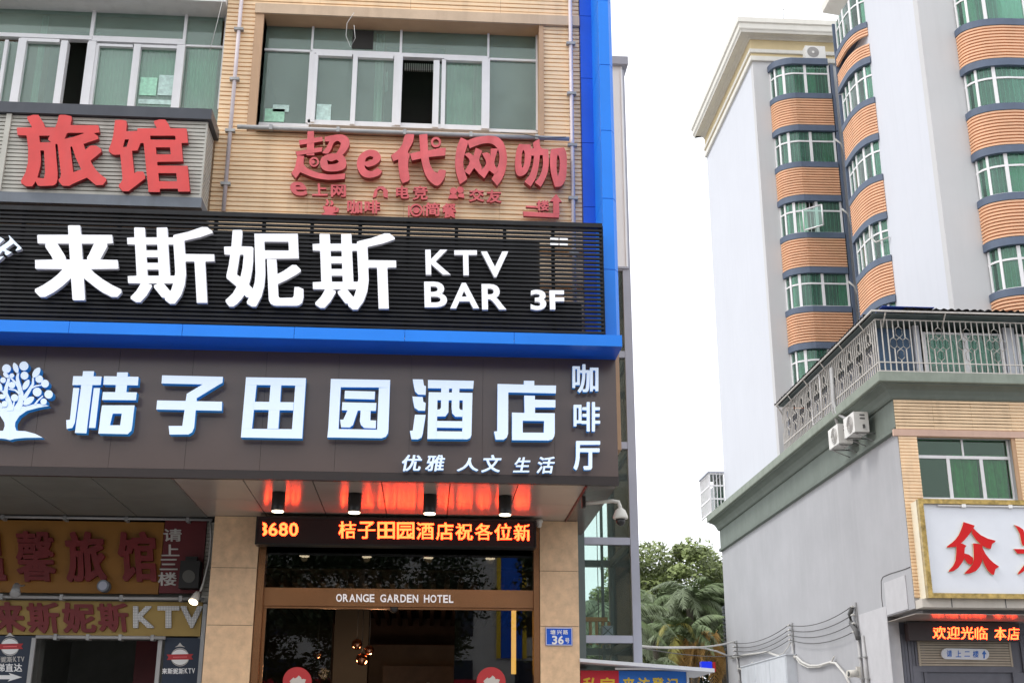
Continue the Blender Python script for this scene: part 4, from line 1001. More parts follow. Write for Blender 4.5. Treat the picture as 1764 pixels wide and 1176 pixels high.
# posters
def poster(q, Y, lb, left=False):
    t = board('poster', q, Y, M['navy'], lb, 'poster', .02); x0, y0, x1, y1 = q
    cx = 310 if not left else 17; cy = 1131 if not left else 1113
    e_ = polys_into(MB(), [ring(cx, cy, 13.5, 24, 1.1)], Y - .003, .0025).build('badge', [M['platewhite']], t)
    polys_into(MB(), ringband(cx, cy, 14.6, 15.8, 24), Y - .003, .0025, 0, 0, 0).build('badge_ring', [M['offwhite']], e_)
    polys_into(MB(), [[(cx - 12, cy - 1), (cx + 12, cy - 1.6), (cx + 12, cy + .6), (cx - 12, cy + 1.2)]], Y - .0085, .002).build('ribbon_print', [M['redpink']], e_)
    polys_into(MB(), [[(cx - 23, cy - 4.5), (cx + 23, cy - 5.5), (cx + 19.5, cy - .6), (cx + 22.5, cy + 3.8), (cx - 22.5, cy + 4.6), (cx - 19.5, cy)]], Y - .006, .0025).build('ribbon', [M['ribbon']], e_)
    polys_into(MB(), [[(cx - 9, cy - 17), (cx - 4, cy - 20), (cx, cy - 25), (cx + 4, cy - 20), (cx + 9, cy - 17), (cx, cy - 18.5)]], Y - .003, .0025).build('crest', [M['offwhite']], e_)
    return t
p1 = poster((276, 1098, 344, 1300), YS - .04, 'navy karaoke poster with ribbon badge right of the dark doorway')
for i, ch in enumerate('来斯妮斯'): letter('letter', ch, (279 + i * 9.6, 1150, 288 + i * 9.6, 1160), YS - .043, .0025, [M['platewhite']], p1, .03)
for i, ch in enumerate('KTV'): letter('letter', ch, (318 + i * 6.2, 1150, 323.4 + i * 6.2, 1159), YS - .043, .0025, [M['platewhite']], p1, .03)
p2 = poster((-110, 1094, 49, 1300), YS - .04, 'navy karaoke poster with white arrow left of the dark doorway', True)
for i, ch in enumerate('来斯妮斯'): letter('letter', ch, (-19 + i * 10.4, 1130, -9.5 + i * 10.4, 1140), YS - .043, .0025, [M['offwhite']], p2, .02)
for i, ch in enumerate('KTV'): letter('letter', ch, (23 + i * 6.6, 1130, 28.6 + i * 6.6, 1139), YS - .043, .0025, [M['offwhite']], p2, .02)
for i, ch in enumerate('电梯直达'): letter('letter', ch, (-21 + i * 15, 1142, -7 + i * 15, 1156), YS - .043, .0025, [M['platewhite']], p2, .025)
polys_into(MB(), [[(-60, 1162), (18, 1162), (15, 1158), (38, 1165.5), (13, 1173), (17, 1169), (-60, 1169)]], YS - .043, .0025).build('arrow', [M['platewhite']], p2)
for px, lb in ((54, 'white doorway post beside the arrow poster'), (273, 'white doorway post left of the right poster'), (346, 'white post at the right edge of the karaoke poster')):
    x = XA(px, 1140, YS - .05); t = thing('door_post', lb, 'post', (x, YS - .05, .13), 'white posts around the dark doorway')
    B('shaft', M['pipe'], x - .025, x + .025, YS - .07, YS - .03, .13, ZA(px, 1040 if px > 300 else 1098, YS - .05), t)
# spot lamps
def spot(px, py, lb, lit, tilt):
    pp = P(px, py, Y=YS - .35); t = thing('spot_lamp', lb, 'lamp', (pp[0], YS - .35, pp[2] - .06), 'spot lamps on the old signboards')
    d = Vector((tilt, -.55, -.8)).normalized(); c = Vector(pp)
    MB().tube([c - d * .10, c - d * .06, c - d * .02, c + d * .06], [.03, .045, .05, .066], 14).build('shade', M['camwhite'] if lit else M['galv'], t)
    MB().tube([c + d * .061, c + d * .068], [.058, .05], 14).build('bulb', M['lampglow'] if lit else M['pipe'], t)
    MB().tube([c - d * .10, c + Vector((0, .2, .08)), c + Vector((0, .3, .1))], .012, 6).build('arm', M['galv'], t)
spot(336, 1030, 'lit white spot lamp hanging beside the letter V', True, -.2)
spot(27, 1016, 'unlit grey spot lamp over the left part of the yellow boards', False, .15)
pp = P(177, 1008, Y=YS - .15); t = thing('round_fan', 'small round blue grey disc on the yellow board under the letters', 'fan', (pp[0], YS - .15, pp[2] - .07))
mb = MB(); k = ring(0, 0, .075, 18); mb.prism([(pp[0] + x, YS - .15, pp[2] + z) for x, z in k], (0, .14, 0)); mb.build('rim', M['trimgrey'], t)
mb = MB(); k = ring(0, 0, .055, 18); mb.prism([(pp[0] + x, YS - .156, pp[2] + z) for x, z in k], (0, .005, 0)); mb.build('disc', M['steel'], t)
mb = MB(); mb.tube([P(362, 895, Y=YS - .1), P(364, 925, Y=YS - .15), P(360, 965, Y=YS - .2), P(350, 1005, Y=YS - .28), P(345, 1018, Y=YS - .3)], .014, 7)
tag(mb.build('lamp_cable', M['cablewhite']), 'pale cable curving down from the soffit to the lit spot lamp', 'cable')

# ================================================================== GLASS LIFT SHAFT
YE = 17.0
lift = thing('glass_lift_shaft', 'grey blue steel and glass lift shaft behind the hotel corner', 'lift shaft', (2.4, 18, 0))
xE1 = XA(1094.5, 960, YE) + .055; xE0 = XA(993, 960, YE)
pwd = .058
z_mid, z_topE = ZA(1070, 460, YE), ZA(1070, 116, YE)
levels = [ZA(1050, y, YE) for y in (1100, 931, 766)]
dz = levels[2] - levels[1]
levels = [levels[0] - dz, ] + levels + [levels[2] + dz, levels[2] + 2 * dz]
YE2 = YE + 2.1
for nm, (x, y), mt in (('post', (xE1 - pwd, YE), 'steel'), ('post', (xE0 + pwd, YE), 'steeldk'), ('post', (xE1 - pwd, YE2), 'steeldk'), ('post', (xE0 + pwd, YE2), 'steeldk')):
    B(nm, M[mt], x - pwd, x + pwd, y, y + .12, 0, z_topE - .05, lift)
for z in levels:
    if z > z_topE - .5: continue
    B('beam', M['steel'], xE0 + 2 * pwd + .002, xE1 - 2 * pwd - .002, YE + .004, YE + .115, z - .05, z + .05, lift)
    B('beam', M['steeldk'], xE0 + 2 * pwd + .002, xE1 - 2 * pwd - .002, YE2 + .004, YE2 + .115, z - .05, z + .05, lift)
    B('beam', M['steeldk'], xE1 - 2 * pwd + .004, xE1 - .004, YE + .122, YE2 - .002, z - .05, z + .05, lift); B('beam', M['steeldk'], xE0 + .004, xE0 + 2 * pwd - .004, YE + .122, YE2 - .002, z - .05, z + .05, lift)
lv = [.1] + [z for z in levels if z < z_mid]
for a_, b_ in zip(lv[:-1], lv[1:]):
    B('pane', M['liftglass'], xE0 + 2 * pwd + .004, xE1 - 2 * pwd - .004, YE + .05, YE + .062, a_ + .055, b_ - .055, lift); B('pane', M['liftglass'], xE1 - pwd - .006, xE1 - pwd + .006, YE + .124, YE2 - .004, a_ + .055, b_ - .055, lift)
    B('pane', M['liftglass'], xE0 + 2 * pwd + .004, xE1 - 2 * pwd - .004, YE2 + .05, YE2 + .062, a_ + .055, b_ - .055, lift)
B('pane', M['liftglass'], xE0 + 2 * pwd + .004, xE1 - 2 * pwd - .004, YE + .05, YE + .062, lv[-1] + .055, z_mid - .02, lift)
B('cladding', M['cladwhite'], xE0 - .02, xE1 - .035, YE - .02, YE2 + .14, z_mid, z_topE, lift)
B('cladding_rib', M['cladwhite'], xE1 - .07, xE1 - .055, YE - .035, YE - .021, z_mid, z_topE, lift); B('cladding_foot', M['steel'], xE0 - .03, xE1 - .02, YE - .03, YE2 + .15, z_mid - .03, z_mid - .002, lift)
B('roof_cap', M['steel'], xE0 - .05, xE1 + .05, YE - .1, YE2 + .2, z_topE + .001, z_topE + .14, lift)
x = XA(1036, 900, YE + 1); B('guide_rail', M['steeldk'], x - .02, x + .02, YE + 1, YE + 1.04, 0, z_mid, lift); x = XA(1028, 900, YE + 1); MB().tube([(x, YE + 1, .2), (x, YE + 1, z_mid)], .006, 5).build('cable', M['cable'], lift)
zz = ZA(1035, 1066, YE + .8); B('ledge', M['orangewood'], xE0 + .15, xE1 - .35, YE + .8, YE + .86, zz - .03, zz + .03, lift)
for i in range(5): x = xE0 + .18 + i * .09; B('ledge_slat', M['orangewood'], x, x + .04, YE + .83, YE + .86, zz - .35, zz - .032, lift)
a, b, c, e = R4(1038, 1077, 1056, 1094, YE + .5); xb_ = B('white_box', M['steel'], a, b, YE + .5, YE + .7, c - .1, e, lift)
mb = MB(); mb.tube([(a, YE + .49, c), (b, YE + .49, e)], .006, 4); mb.tube([(a, YE + .488, e), (b, YE + .488, c)], .006, 4); mb.build('cross_brace', M['steeldk'], lift)

# ================================================================== RIGHT: SHOP BUILDING
XW, YR = 12.06, 30.0
shop = thing('shop_building', 'grey walled two storey shop building with green cornice and terrace on top', 'building', (17, 38, 0))
YFAR = 49.7; XRR = 26.0
z_c = 9.55; z_st = 10.98; zsof = 5.03; YB_ = 32.0
xo0, xo1 = XA(1584, 810, YR), XA(1747, 810, YR); zo0, zo1 = ZA(1665, 860, YR), ZA(1665, 755, YR)
mb = MB()
mb.box(XW, XW + .3, YB_, YFAR, 0, z_st - .3); mb.box(XW, XW + .3, YR + .305, YB_, zsof, z_st - .3)
mb.build('side_wall', M['wallgrey'], shop)
mb = MB()
mb.box(XW, xo0, YR, YR + .3, zsof, z_st - .3); mb.box(xo1, XRR, YR, YR + .3, zsof, z_st - .3); mb.box(xo0, xo1, YR, YR + .3, zsof, zo0); mb.box(xo0, xo1, YR, YR + .3, zo1, z_st - .3)
mb.box(XW + .3, XRR, YFAR - .3, YFAR, 0, z_st - .3); mb.box(XRR - .3, XRR, YR + .3, YFAR - .3, 0, z_st - .3); mb.box(XW + .31, XRR - .31, YR + .31, YFAR - .31, z_st - .5, z_st - .29)
mb.box(XW + .301, XRR - .31, YR + .301, YB_ + .3, zsof - .12, zsof + .1)
mb.build('front_wall', M['wallgrey'], shop)
B('room', M['dim'], XW + .4, XRR - .4, YR + 2.6, YR + 2.7, zsof + .2, z_st - .6, shop)
# cornice
path = [(XW, YFAR), (XW, YR), (XRR, YR)]
MB().sweep(path, [(.0, z_c + .10), (.05, z_c + .10), (.05, 10.38), (.0, 10.38)]).build('frieze', M['green'], shop)
MB().sweep([(XW, YFAR), (XW, YR + .0)], [(.0, z_c - .04), (.12, z_c - .02), (.13, z_c + .07), (.06, z_c + .098), (.0, z_c + .098)]).build('moulding', M['green'], shop)
MB().sweep(path, [(.0, 10.381), (.10, 10.381), (.14, 10.42), (.18, 10.50), (.25, 10.60), (.36, 10.66), (.48, 10.69), (.48, 10.72), (.0, 10.72)]).build('cavetto', M['green'], shop)
MB().sweep(path, [(.0, 10.721), (.55, 10.721), (.57, 10.74), (.57, z_st), (.0, z_st)]).build('slab_edge', M['greenlt'], shop)
B('slab', M['greenlt'], XW + .01, XRR, YR + .01, YFAR, z_st - .28, z_st - .006, shop)
# front cladding
xs0 = XA(1541, 712, YR - .06)
zf0, zf1 = ZA(1650, 752, YR - .08), ZA(1650, 741, YR - .08)
for a_, b_ in ((xs0, xs0 + 1.02), (xs0 + 1.02, xs0 + 2.05), (xs0 + 2.05, xs0 + 3.1), (xs0 + 3.1, XRR)):
    siding(a_ + .003, b_ - .003, zf1 + .005, ZA(1650, 685, YR - .06), YR - .05, .086, .026).build('ribbed_cladding', M['siding'], shop, kind='stuff')
B('band', mat('pink_beige_band', (.62, .42, .33), .7, var=.05, streak=.2), XA(1540, 746, YR - .1), XRR, YR - .1, YR - .002, zf0, zf1, shop)
siding(XA(1553, 805, YR - .06), xo0 - .01, zsof + .25, zf0 - .003, YR - .05, .086, .026).build('ribbed_cladding', M['siding'], shop, kind='stuff')
siding(xo1 + .1, XRR, zsof + .25, zf0 - .003, YR - .05, .086, .026).build('ribbed_cladding', M['siding'], shop, kind='stuff')
mb = MB(); mb.box(xo1 - .0, xo1 + .098, YR - .055, YR - .002, zo0, zf0 - .004); mb.box(xo0, xo1, YR - .055, YR - .002, zo1, zf0 - .004); mb.build('window_surround', M['reveal'], shop)
YGR = YR + .16
mb = MB(); zz = ZA(1663, 788, YGR)
mb.box(xo0 + .003, xo0 + .05, YGR - .03, YGR + .03, zo0, zo1); mb.box(xo1 - .05, xo1 - .003, YGR - .03, YGR + .03, zo0, zo1); mb.box(xo0, xo1, YGR - .035, YGR + .03, zz - .04, zz + .04)
x1_, x2_, x3_ = XA(1657, 770, YGR), XA(1636, 825, YGR), XA(1693, 825, YGR)
mb.box(x1_ - .025, x1_ + .025, YGR - .03, YGR + .03, zz + .041, zo1); mb.box(x2_ - .045, x2_ + .045, YGR - .03, YGR + .03, zo0, zz - .041); mb.box(x3_ - .045, x3_ + .045, YGR - .03, YGR + .03, zo0, zz - .041); mb.box(xo0 + .05, xo1 - .05, YGR - .025, YGR + .03, zo0 + .001, zo0 + .07)
wf = mb.build('window', M['alu'], shop)
for a_, b_, c_, e_ in ((xo0 + .05, x1_, zz, zo1), (x1_, xo1 - .05, zz, zo1), (xo0 + .05, x2_, zo0, zz), (x2_, x3_, zo0, zz), (x3_, xo1 - .05, zo0, zz)):
    B('pane', M['shopwin'], a_ + .002, b_ - .002, YGR - .004, YGR + .004, c_ + .002, e_ - .002, wf)
for a_, b_ in ((x2_ + .03, x3_ - .05), (x3_ + .06, xo1 - .06)):
    mb = MB(); n = 44; vs = []
    for i in range(n + 1):
        x = a_ + (b_ - a_) * i / n; y = YGR + .14 + .06 * math.sin(i * .95) + .025 * math.sin(i * 2.3); vs += [(x + .05 * math.sin(i * .4), y, zo0), (x, y, zz + .1)]
    mb.add(vs, [(2 * i, 2 * i + 2, 2 * i + 3, 2 * i + 1) for i in range(n)], smooth=True).build('curtain', M['curtain_green'], wf)
B('room_shade_sheet', M['dark'], xo0 - .3, xo1 + .3, YGR + .9, YGR + .95, zo0 - .3, zo1 + .3, wf)  # dark sheet close behind the window paints the unlit room
# plaster patches on the side wall
for (y0, y1, z0, z1, mt) in ((31.9, 34.0, 3.0, 5.3, 'wallpatch'), (30.4, 31.88, 5.06, 5.9, 'wallpatch')):
    B('plaster_patch', M[mt], XW - .022, XW - .001, y0 + .0, y1, z0, z1, shop)
mb = MB(); pts = [P(x, y, X=XW - .004) for x, y in ((1568, 976), (1558, 980), (1545, 984), (1532, 988), (1521, 993), (1518, 1000), (1519, 1030), (1523, 1062))]
mb.tube(pts, .012, 4).build('crack', M['cable'], shop)
# storefront below the sign
fr = thing('storefront', 'slate blue recessed storefront with beige slatted panel under the signboard', 'storefront', (15, YB_, 0))
xq0 = XW + .31
B('lintel_panel', M['storefront'], xq0, XRR, YB_ + .06, YB_ + .3, 3.0, zsof - .13, fr)
x0d, x1d = XA(1586, 1160, YB_), XA(1744, 1160, YB_); zdr = ZA(1665, 1157, YB_)
B('door_head', M['storefront'], x0d - .2, x1d + .2, YB_ - .02, YB_ + .055, zdr, ZA(1665, 1147, YB_), fr)
for i in range(7):
    x = xq0 + .02 + i * .09; B('jamb_board', M['storefront'], x, x + .075, YB_ + .0 + (i % 2) * .02, YB_ + .058, 0, 4.6, fr)
B('jamb', M['storefront'], x0d - .2, x0d, YB_ - .02, YB_ + .2, 0, zdr - .002, fr); B('jamb', M['storefront'], x1d, x1d + .3, YB_ - .02, YB_ + .2, 0, zdr - .002, fr)
for i in range(6): x = x1d + .32 + i * .1; B('jamb_board', M['storefront'], x, x + .085, YB_ + .0 + (i % 2) * .02, YB_ + .058, 0, 4.6, fr)
B('doorway', mat('brown_doorway', (.12, .09, .06), .8, var=.3, scale=1), x0d + .002, x1d - .002, YB_ + .5, YB_ + .55, 0, zdr, fr)
xa_, xb_2, za_, zb_3 = R4(1582, 1103, 1742, 1147, YB_ - .03)
n = 10; p_ = (zb_3 - za_) / n
for i in range(n): B('slat', M['shutter'], xa_, xb_2, YB_ - .03, YB_ + .0, za_ + p_ * i + p_ * .2, za_ + p_ * (i + 1) - p_ * .05, fr)
for x in (xa_, xb_2 - .04): B('slat_frame', M['shutter'], x, x + .05, YB_ - .045, YB_ - .031, za_, zb_3, fr)
B('slat_back', M['dim'], xa_, xb_2, YB_ + .002, YB_ + .05, za_, zb_3, fr)
B('end_frame', M['wallpatch'], XW - .0, XW + .305, YB_ - .03, YB_ - .001, 0, zsof - .13, fr)
a, b, c, e = R4(1578, 1062, 1735, 1073, YB_ - .05)
for i in range(3): B('upper_slat', M['shutter'], a, b, YB_ - .02, YB_ + .05, c + (e - c) * i / 3, c + (e - c) * (i + .7) / 3, fr)
B('cross_rail', M['steel'], xq0 - .1, xa_, YB_ - .06, YB_ - .02, ZA(1560, 1068, YB_), ZA(1560, 1063, YB_), fr)
# LED 2
YL2 = YB_ - .45
l2 = thing('led_display', 'short red LED greeting display above the slate storefront', 'display', (14, YL2, 4.3))
a, b, c, e = R4(1566, 1073, 1757, 1103, YL2)
B('cabinet', M['ledbox'], a, b, YL2 + .004, YL2 + .3, c, e, l2); B('frame', M['blackmetal'], a - .03, b + .03, YL2 + .05, YL2 + .25, e + .002, e + .03, l2)
its = [(ch, 1607 + i * 24, 1078 + i * .3, 1607 + i * 24 + 22.5, 1100 + i * .3) for i, ch in enumerate('欢迎光临')] + [(ch, 1713 + i * 22.5, 1079.5, 1713 + i * 22.5 + 20.5, 1101.5) for i, ch in enumerate('本店')]
led_text(its, YL2, 28, l2, .014)
# oval sign
YO = YB_ - .1
ov = thing('oval_sign', 'white rounded sign with blue characters and up arrow on the slats', 'sign', (14.6, YO, 3.9))
pl = []
for i in range(12): a_ = math.pi / 2 + math.pi * i / 11; pl.append((1631 + 9 * math.cos(a_), 1125 - 9.3 * math.sin(a_)))
for i in range(12): a_ = -math.pi / 2 + math.pi * i / 11; pl.append((1695 + 9 * math.cos(a_), 1126.3 - 9.3 * math.sin(a_)))
polys_into(MB(), [pl], YO, .06).build('plate', [M['boardwhite'], M['platewhite']], ov)
for ch, q in (('请', (1631, 1119, 1640, 1130.5)), ('上', (1646.5, 1119.5, 1656, 1131)), ('二', (1661.5, 1121, 1671, 1130)), ('楼', (1676, 1120, 1686, 1131.5))): letter('letter', ch, q, YO - .008, .006, [M['bannerblue']], ov, .02)
polys_into(MB(), [[(1691.5, 1126), (1695.5, 1119), (1699.5, 1126), (1696.8, 1126), (1696.8, 1133), (1694.2, 1133), (1694.2, 1126)]], YO - .008, .006).build('arrow', [M['bannerblue']], ov)
# plaster edge over the storefront
B('canopy_edge', M['plaster'], XA(1588, 1040, 29.6), XRR, 29.55, YR - .003, zsof - .02, ZA(1650, 1031, 29.55), shop)
B('storefront_soffit', M['soffit'], XW + .01, XRR, YR + .0, YB_ - .001, zsof - .135, zsof - .122, shop)
for px in (1640, 1733):
    x = XA(px, 1043, 29.55); B('edge_joint', M['cable'], x - .012, x + .012, 29.545, 29.549, zsof - .02, ZA(1650, 1031, 29.55), shop)
# big white signboard
YS2 = 29.42
xg, zg0, zg1 = XA(1590, 945, YS2), ZA(1665, 1030, YS2), ZA(1665, 860, YS2)
sg = thing('white_signboard', 'big white signboard with gold frame and glossy red brush letters', 'sign', (15, YS2, zg0))
XS = 19.5
B('face', M['boardwhite'], xg + .1, XS, YS2 + .05, YS2 + .10, zg0 + .08, zg1 - .08, sg)
def frame_bar(x0, x1, z0, z1): return MB().box(x0, x1, YS2 - .03, YS2 + .13, z0, z1)
frame_bar(xg, XS, zg1 - .12, zg1).build('gold_bar', M['gold'], sg); frame_bar(xg, XS, zg0, zg0 + .12).build('gold_bar', M['gold'], sg); frame_bar(xg, xg + .12, zg0 + .122, zg1 - .122).build('gold_bar', M['gold'], sg)
B('side_panel', M['ivory'], xg + .005, xg + .05, YS2 + .131, YR + .0, zg0 + .02, zg1 - .02, sg); B('back', M['dim'], xg + .06, XS, YS2 + .131, YR - .12, zg0 + .02, zg1 - .02, sg)
mb = MB(); mb.tube([(xg + .5, YS2 + .0, zg1 - .16), (XS, YS2 + .0, zg1 - .16)], .022, 8).build('light_tube', M['platewhite'], sg)
for px in (1660, 1740): x = XA(px, 872, YS2); B('tube_clip', M['platewhite'], x - .05, x + .05, YS2 - .03, YS2 + .04, zg1 - .2, zg1 - .121, sg)
RMs = [M['signred'], M['goldedge']]
zh = zoomed([[(390, 180), (580, 240), (555, 290), (520, 345), (440, 450), (360, 530), (260, 600), (110, 612), (115, 590), (190, 535), (250, 480), (310, 400), (350, 310), (375, 240)], [(545, 270), (600, 330), (680, 400), (800, 460), (935, 495), (920, 520), (875, 550), (850, 635), (790, 625), (700, 575), (600, 480), (530, 375)],
             [(268, 560), (360, 540), (440, 580), (412, 620), (405, 710), (410, 785), (375, 855), (300, 955), (220, 1008), (140, 1022), (145, 1000), (215, 920), (255, 830), (268, 700)], [(402, 708), (480, 730), (552, 785), (548, 860), (520, 905), (460, 880), (412, 815)],
             [(550, 540), (620, 545), (712, 560), (714, 640), (702, 850), (665, 935), (600, 1008), (500, 1048), (410, 1055), (420, 1030), (490, 960), (545, 890), (565, 800), (560, 650)], [(708, 610), (760, 715), (830, 805), (900, 870), (995, 935), (930, 975), (905, 1070), (865, 1065), (800, 1000), (745, 905), (705, 800)]], 1620, 880, 9.8)
polys_into(MB(), zh, YS2 + .0, .045, 0, 1, .0016).build('letter', RMs, sg)
zx = zoomed([[(1245, 228), (1330, 260), (1400, 310), (1440, 420), (1430, 560), (1400, 590), (1370, 540), (1340, 380), (1290, 290)], [(1240, 635), (2080, 650), (2080, 720), (1300, 715)], [(1620, 190), (1720, 230), (1700, 520), (1620, 560)], [(1990, 210), (2060, 260), (1900, 560), (1830, 560)], [(1420, 900), (1560, 760), (1650, 800), (1500, 950), (1320, 1070), (1310, 1040)], [(1750, 770), (1900, 830), (2060, 1000), (1980, 1060), (1820, 900)]], 1620, 880, 9.8)
polys_into(MB(), zx, YS2 + .0, .045, 0, 1, .0016).build('letter', RMs, sg)

# ---------------------------------------------------------------- terrace on the shop building: grilles, room, sheet roof
z_r0, z_r1 = z_st + .01, 12.42
gf = thing('security_grille', 'cream painted window grille with hexagon motifs along the front terrace edge', 'grille', (16, 29.45, z_st))
gs = thing('security_grille', 'long cream painted grille receding along the left terrace edge', 'grille', (11.6, 34, z_st))
bar_me = None
def bar(parent, x, y, z0=z_r0, z1=z_r1, r=.013):
    MB().box(x - r, x + r, y - r, y + r, z0, z1).build('bar', M['railing'], parent)
hexpts = lambda cx, cz, w_, h_: [(cx, cz + h_), (cx + w_, cz + h_ * .55), (cx + w_, cz - h_ * .55), (cx, cz - h_), (cx - w_, cz - h_ * .55), (cx - w_, cz + h_ * .55), (cx, cz + h_)]
YGF = 29.48; XGS = 11.56
pit = .152
def motif(parent, cx, along_x):
    mb = MB(); w_, h_ = .085, .155; cz = z_st + .80
    for dx, dz_ in ((0, .33 - .02), (-.17, 0), (0, 0), (.17, 0), (0, -.31)):
        ps_ = hexpts(cx + dx, cz + dz_, w_, h_)
        mb.tube([(a_, YGF, b_) if along_x else (XGS, a_, b_) for a_, b_ in ps_], .012, 4)
    mb.build('hexagon_motif', M['railing'], parent)
x = XGS; i = 0; cen = [4, 11, 16, 21, 28, 33, 38, 45]
while x < 21.0:
    near = min(abs(i - c_) for c_ in cen)
    if near == 0 and i > 0:
        bar(gf, x, YGF, z_r0, z_st + .80 - .47); bar(gf, x, YGF, z_st + .80 + .47, z_r1)
    elif near == 1:
        bar(gf, x, YGF, z_r0, z_st + .80 - .16); bar(gf, x, YGF, z_st + .80 + .16, z_r1)
    else: bar(gf, x, YGF)
    if near == 0 and i > 0: motif(gf, x, True)
    x += pit; i += 1
for z in (z_r0 + .02, z_r0 + .26, z_r1): B('rail', M['railing'], XGS - .015, 21.0, YGF - .017, YGF + .017, z - .014, z + .014, gf)
y = YGF + pit; i = 1; cen = list(range(4, 70, 5))
while y < 38.3:
    near = min(abs(i - c_) for c_ in cen)
    if near == 0: bar(gs, XGS, y, z_r0, z_st + .80 - .47); bar(gs, XGS, y, z_st + .80 + .47, z_r1); motif(gs, y, False)
    elif near == 1: bar(gs, XGS, y, z_r0, z_st + .80 - .16); bar(gs, XGS, y, z_st + .80 + .16, z_r1)
    else: bar(gs, XGS, y)
    y += pit; i += 1
for z in (z_r0 + .02, z_r0 + .26, z_r1): B('rail', M['railing'], XGS - .017, XGS + .017, YGF + .02, 38.3, z - .014, z + .014, gs)
mb = MB(); y0 = 34.2
mb.tube([(XGS - .03, y0, z_r0 + .05), (XGS - .03, y0, z_r1 - .05), (XGS - .03, y0 + .9, z_r1 - .05), (XGS - .03, y0 + .9, z_r0 + .05), (XGS - .03, y0, z_r0 + .05)], .016, 4).build('hatch_frame', M['alu'], gs)
# terrace room
tr = thing('terrace_room', 'glazed terrace room with blue sheet corner behind the front grille', 'room', (16, 30, z_st))
YT = 29.95
B('back_wall', M['dim'], XW + .5, 24, 31.1, 31.16, z_st, 12.55, tr)
x0, x1 = XA(1514, 600, YT), XA(1573, 600, YT)
B('blue_sheet', M['bluepanel'], x0, x1, YT, YT + .03, z_st, 12.35, tr)
B('post', M['wallwhite_lit'], XA(1576, 600, YT), XA(1586, 600, YT), YT - .02, YT + .08, z_st, 12.45, tr)
for (p0, p1, mids) in ((1591, 1729, (1664,)), (1752, 1850, (1800,))):
    a, b = XA(p0, 600, YT), XA(p1, 600, YT); mb = MB(); za_, zb_4 = z_st + .06, 12.28
    mb.box(a, b, YT, YT + .06, za_, za_ + .09); mb.box(a, b, YT, YT + .06, zb_4 - .06, zb_4); mb.box(a, a + .09, YT, YT + .06, za_ + .09, zb_4 - .06); mb.box(b - .09, b, YT, YT + .06, za_ + .09, zb_4 - .06)
    for mm in mids: x = XA(mm, 600, YT); mb.box(x - .07, x + .07, YT - .01, YT + .06, za_ + .09, zb_4 - .06)
    f = mb.build('window', M['alu'], tr)
    ed = [a + .09] + [XA(mm, 600, YT) for mm in mids] + [b - .09]
    for e0, e1 in zip(ed[:-1], ed[1:]): B('pane', M['towerglass'], e0 + .01, e1 - .01, YT + .025, YT + .032, za_ + .09, zb_4 - .06, f); B('blind', M['steel'], e0 + .2, e1 - .1, YT + .3, YT + .32, za_ + .4, zb_4 - .1, f)
B('post', M['wallwhite_lit'], XA(1731, 600, YT), XA(1750, 600, YT), YT - .02, YT + .08, z_st, 12.45, tr)
for i in range(24):
    y0 = 30.2 + i * .42; B('side_panel', M['steel'] if i % 3 else M['trimgrey'], XW + .30, XW + .34, y0, y0 + .40, z_st, 12.5, tr)
B('end_panel', M['steel'], XW - .28, 14.4, 38.42, 38.46, z_st, 12.5, tr)
# sheet roof
rf = thing('sheet_roof', 'black corrugated sheet roof over the caged terrace', 'roof', (15, 33, 12.5))
def corrug(x0, x1, y0, y1, z_out, z_in, along):
    mb = MB(); n = int(((x1 - x0) if along == 'x' else (y1 - y0)) / .05); vs = []
    for i in range(n + 1):
        t = i / n; wv = .022 * math.sin(i * math.pi / 2) + .008 * random.uniform(-1, 1)
        if along == 'x': x = x0 + (x1 - x0) * t; vs += [(x, y0 + random.uniform(-.02, .02), z_out + wv), (x, y1, z_in + wv), (x, y0, z_out + wv - .012), (x, y1, z_in + wv - .012)]
        else: y = y0 + (y1 - y0) * t; vs += [(x0 + random.uniform(-.02, .02), y, z_out + wv), (x1, y, z_in + wv), (x0, y, z_out + wv - .012), (x1, y, z_in + wv - .012)]
    fs = []
    for i in range(n):
        a_ = 4 * i; fs += [(a_, a_ + 1, a_ + 5, a_ + 4), (a_ + 2, a_ + 6, a_ + 7, a_ + 3), (a_, a_ + 4, a_ + 6, a_ + 2)]
    return mb.add(vs, fs)
XE, YEv = 11.34, 29.12
corrug(XE + .9, 24, YEv, 31.15, 12.63, 12.75, 'x').build('sheet', M['roofsheet'], rf)
corrug(XE, 14.5, YEv + .5, 38.4, 12.60, 12.78, 'y').build('sheet', M['roofsheet'], rf)
MB().box(XE + .3, XE + 1.7, YEv - .01, YEv + .55, 12.655, 12.67).build('blue_sheet', M['roofblue'], rf)
B('eave_bar', M['railing'], XE + .02, 24, YEv + .03, YEv + .07, 12.53, 12.575, rf); B('eave_bar', M['railing'], XE + .02, XE + .06, YEv + .072, 38.35, 12.53, 12.575, rf)
for x in (11.75, 13.35, 16.5, 19): MB().tube([(x, YEv + .06, 12.54), (x, YGF + .02, 12.22)], .02, 4).build('strut', M['railing'], rf)
for y in (30.2, 31.9, 33.6, 35.3, 37.0, 38.3): MB().tube([(XE + .05, y, 12.54), (XGS + .02, y, 12.24)], .02, 4).build('strut', M['railing'], rf)
B('ceiling', M['steeldk'], XE + .1, 24, YEv + .12, 31.1, 12.50, 12.52, rf); B('ceiling', M['steeldk'], XE + .1, 14.45, 31.105, 38.3, 12.50, 12.52, rf)

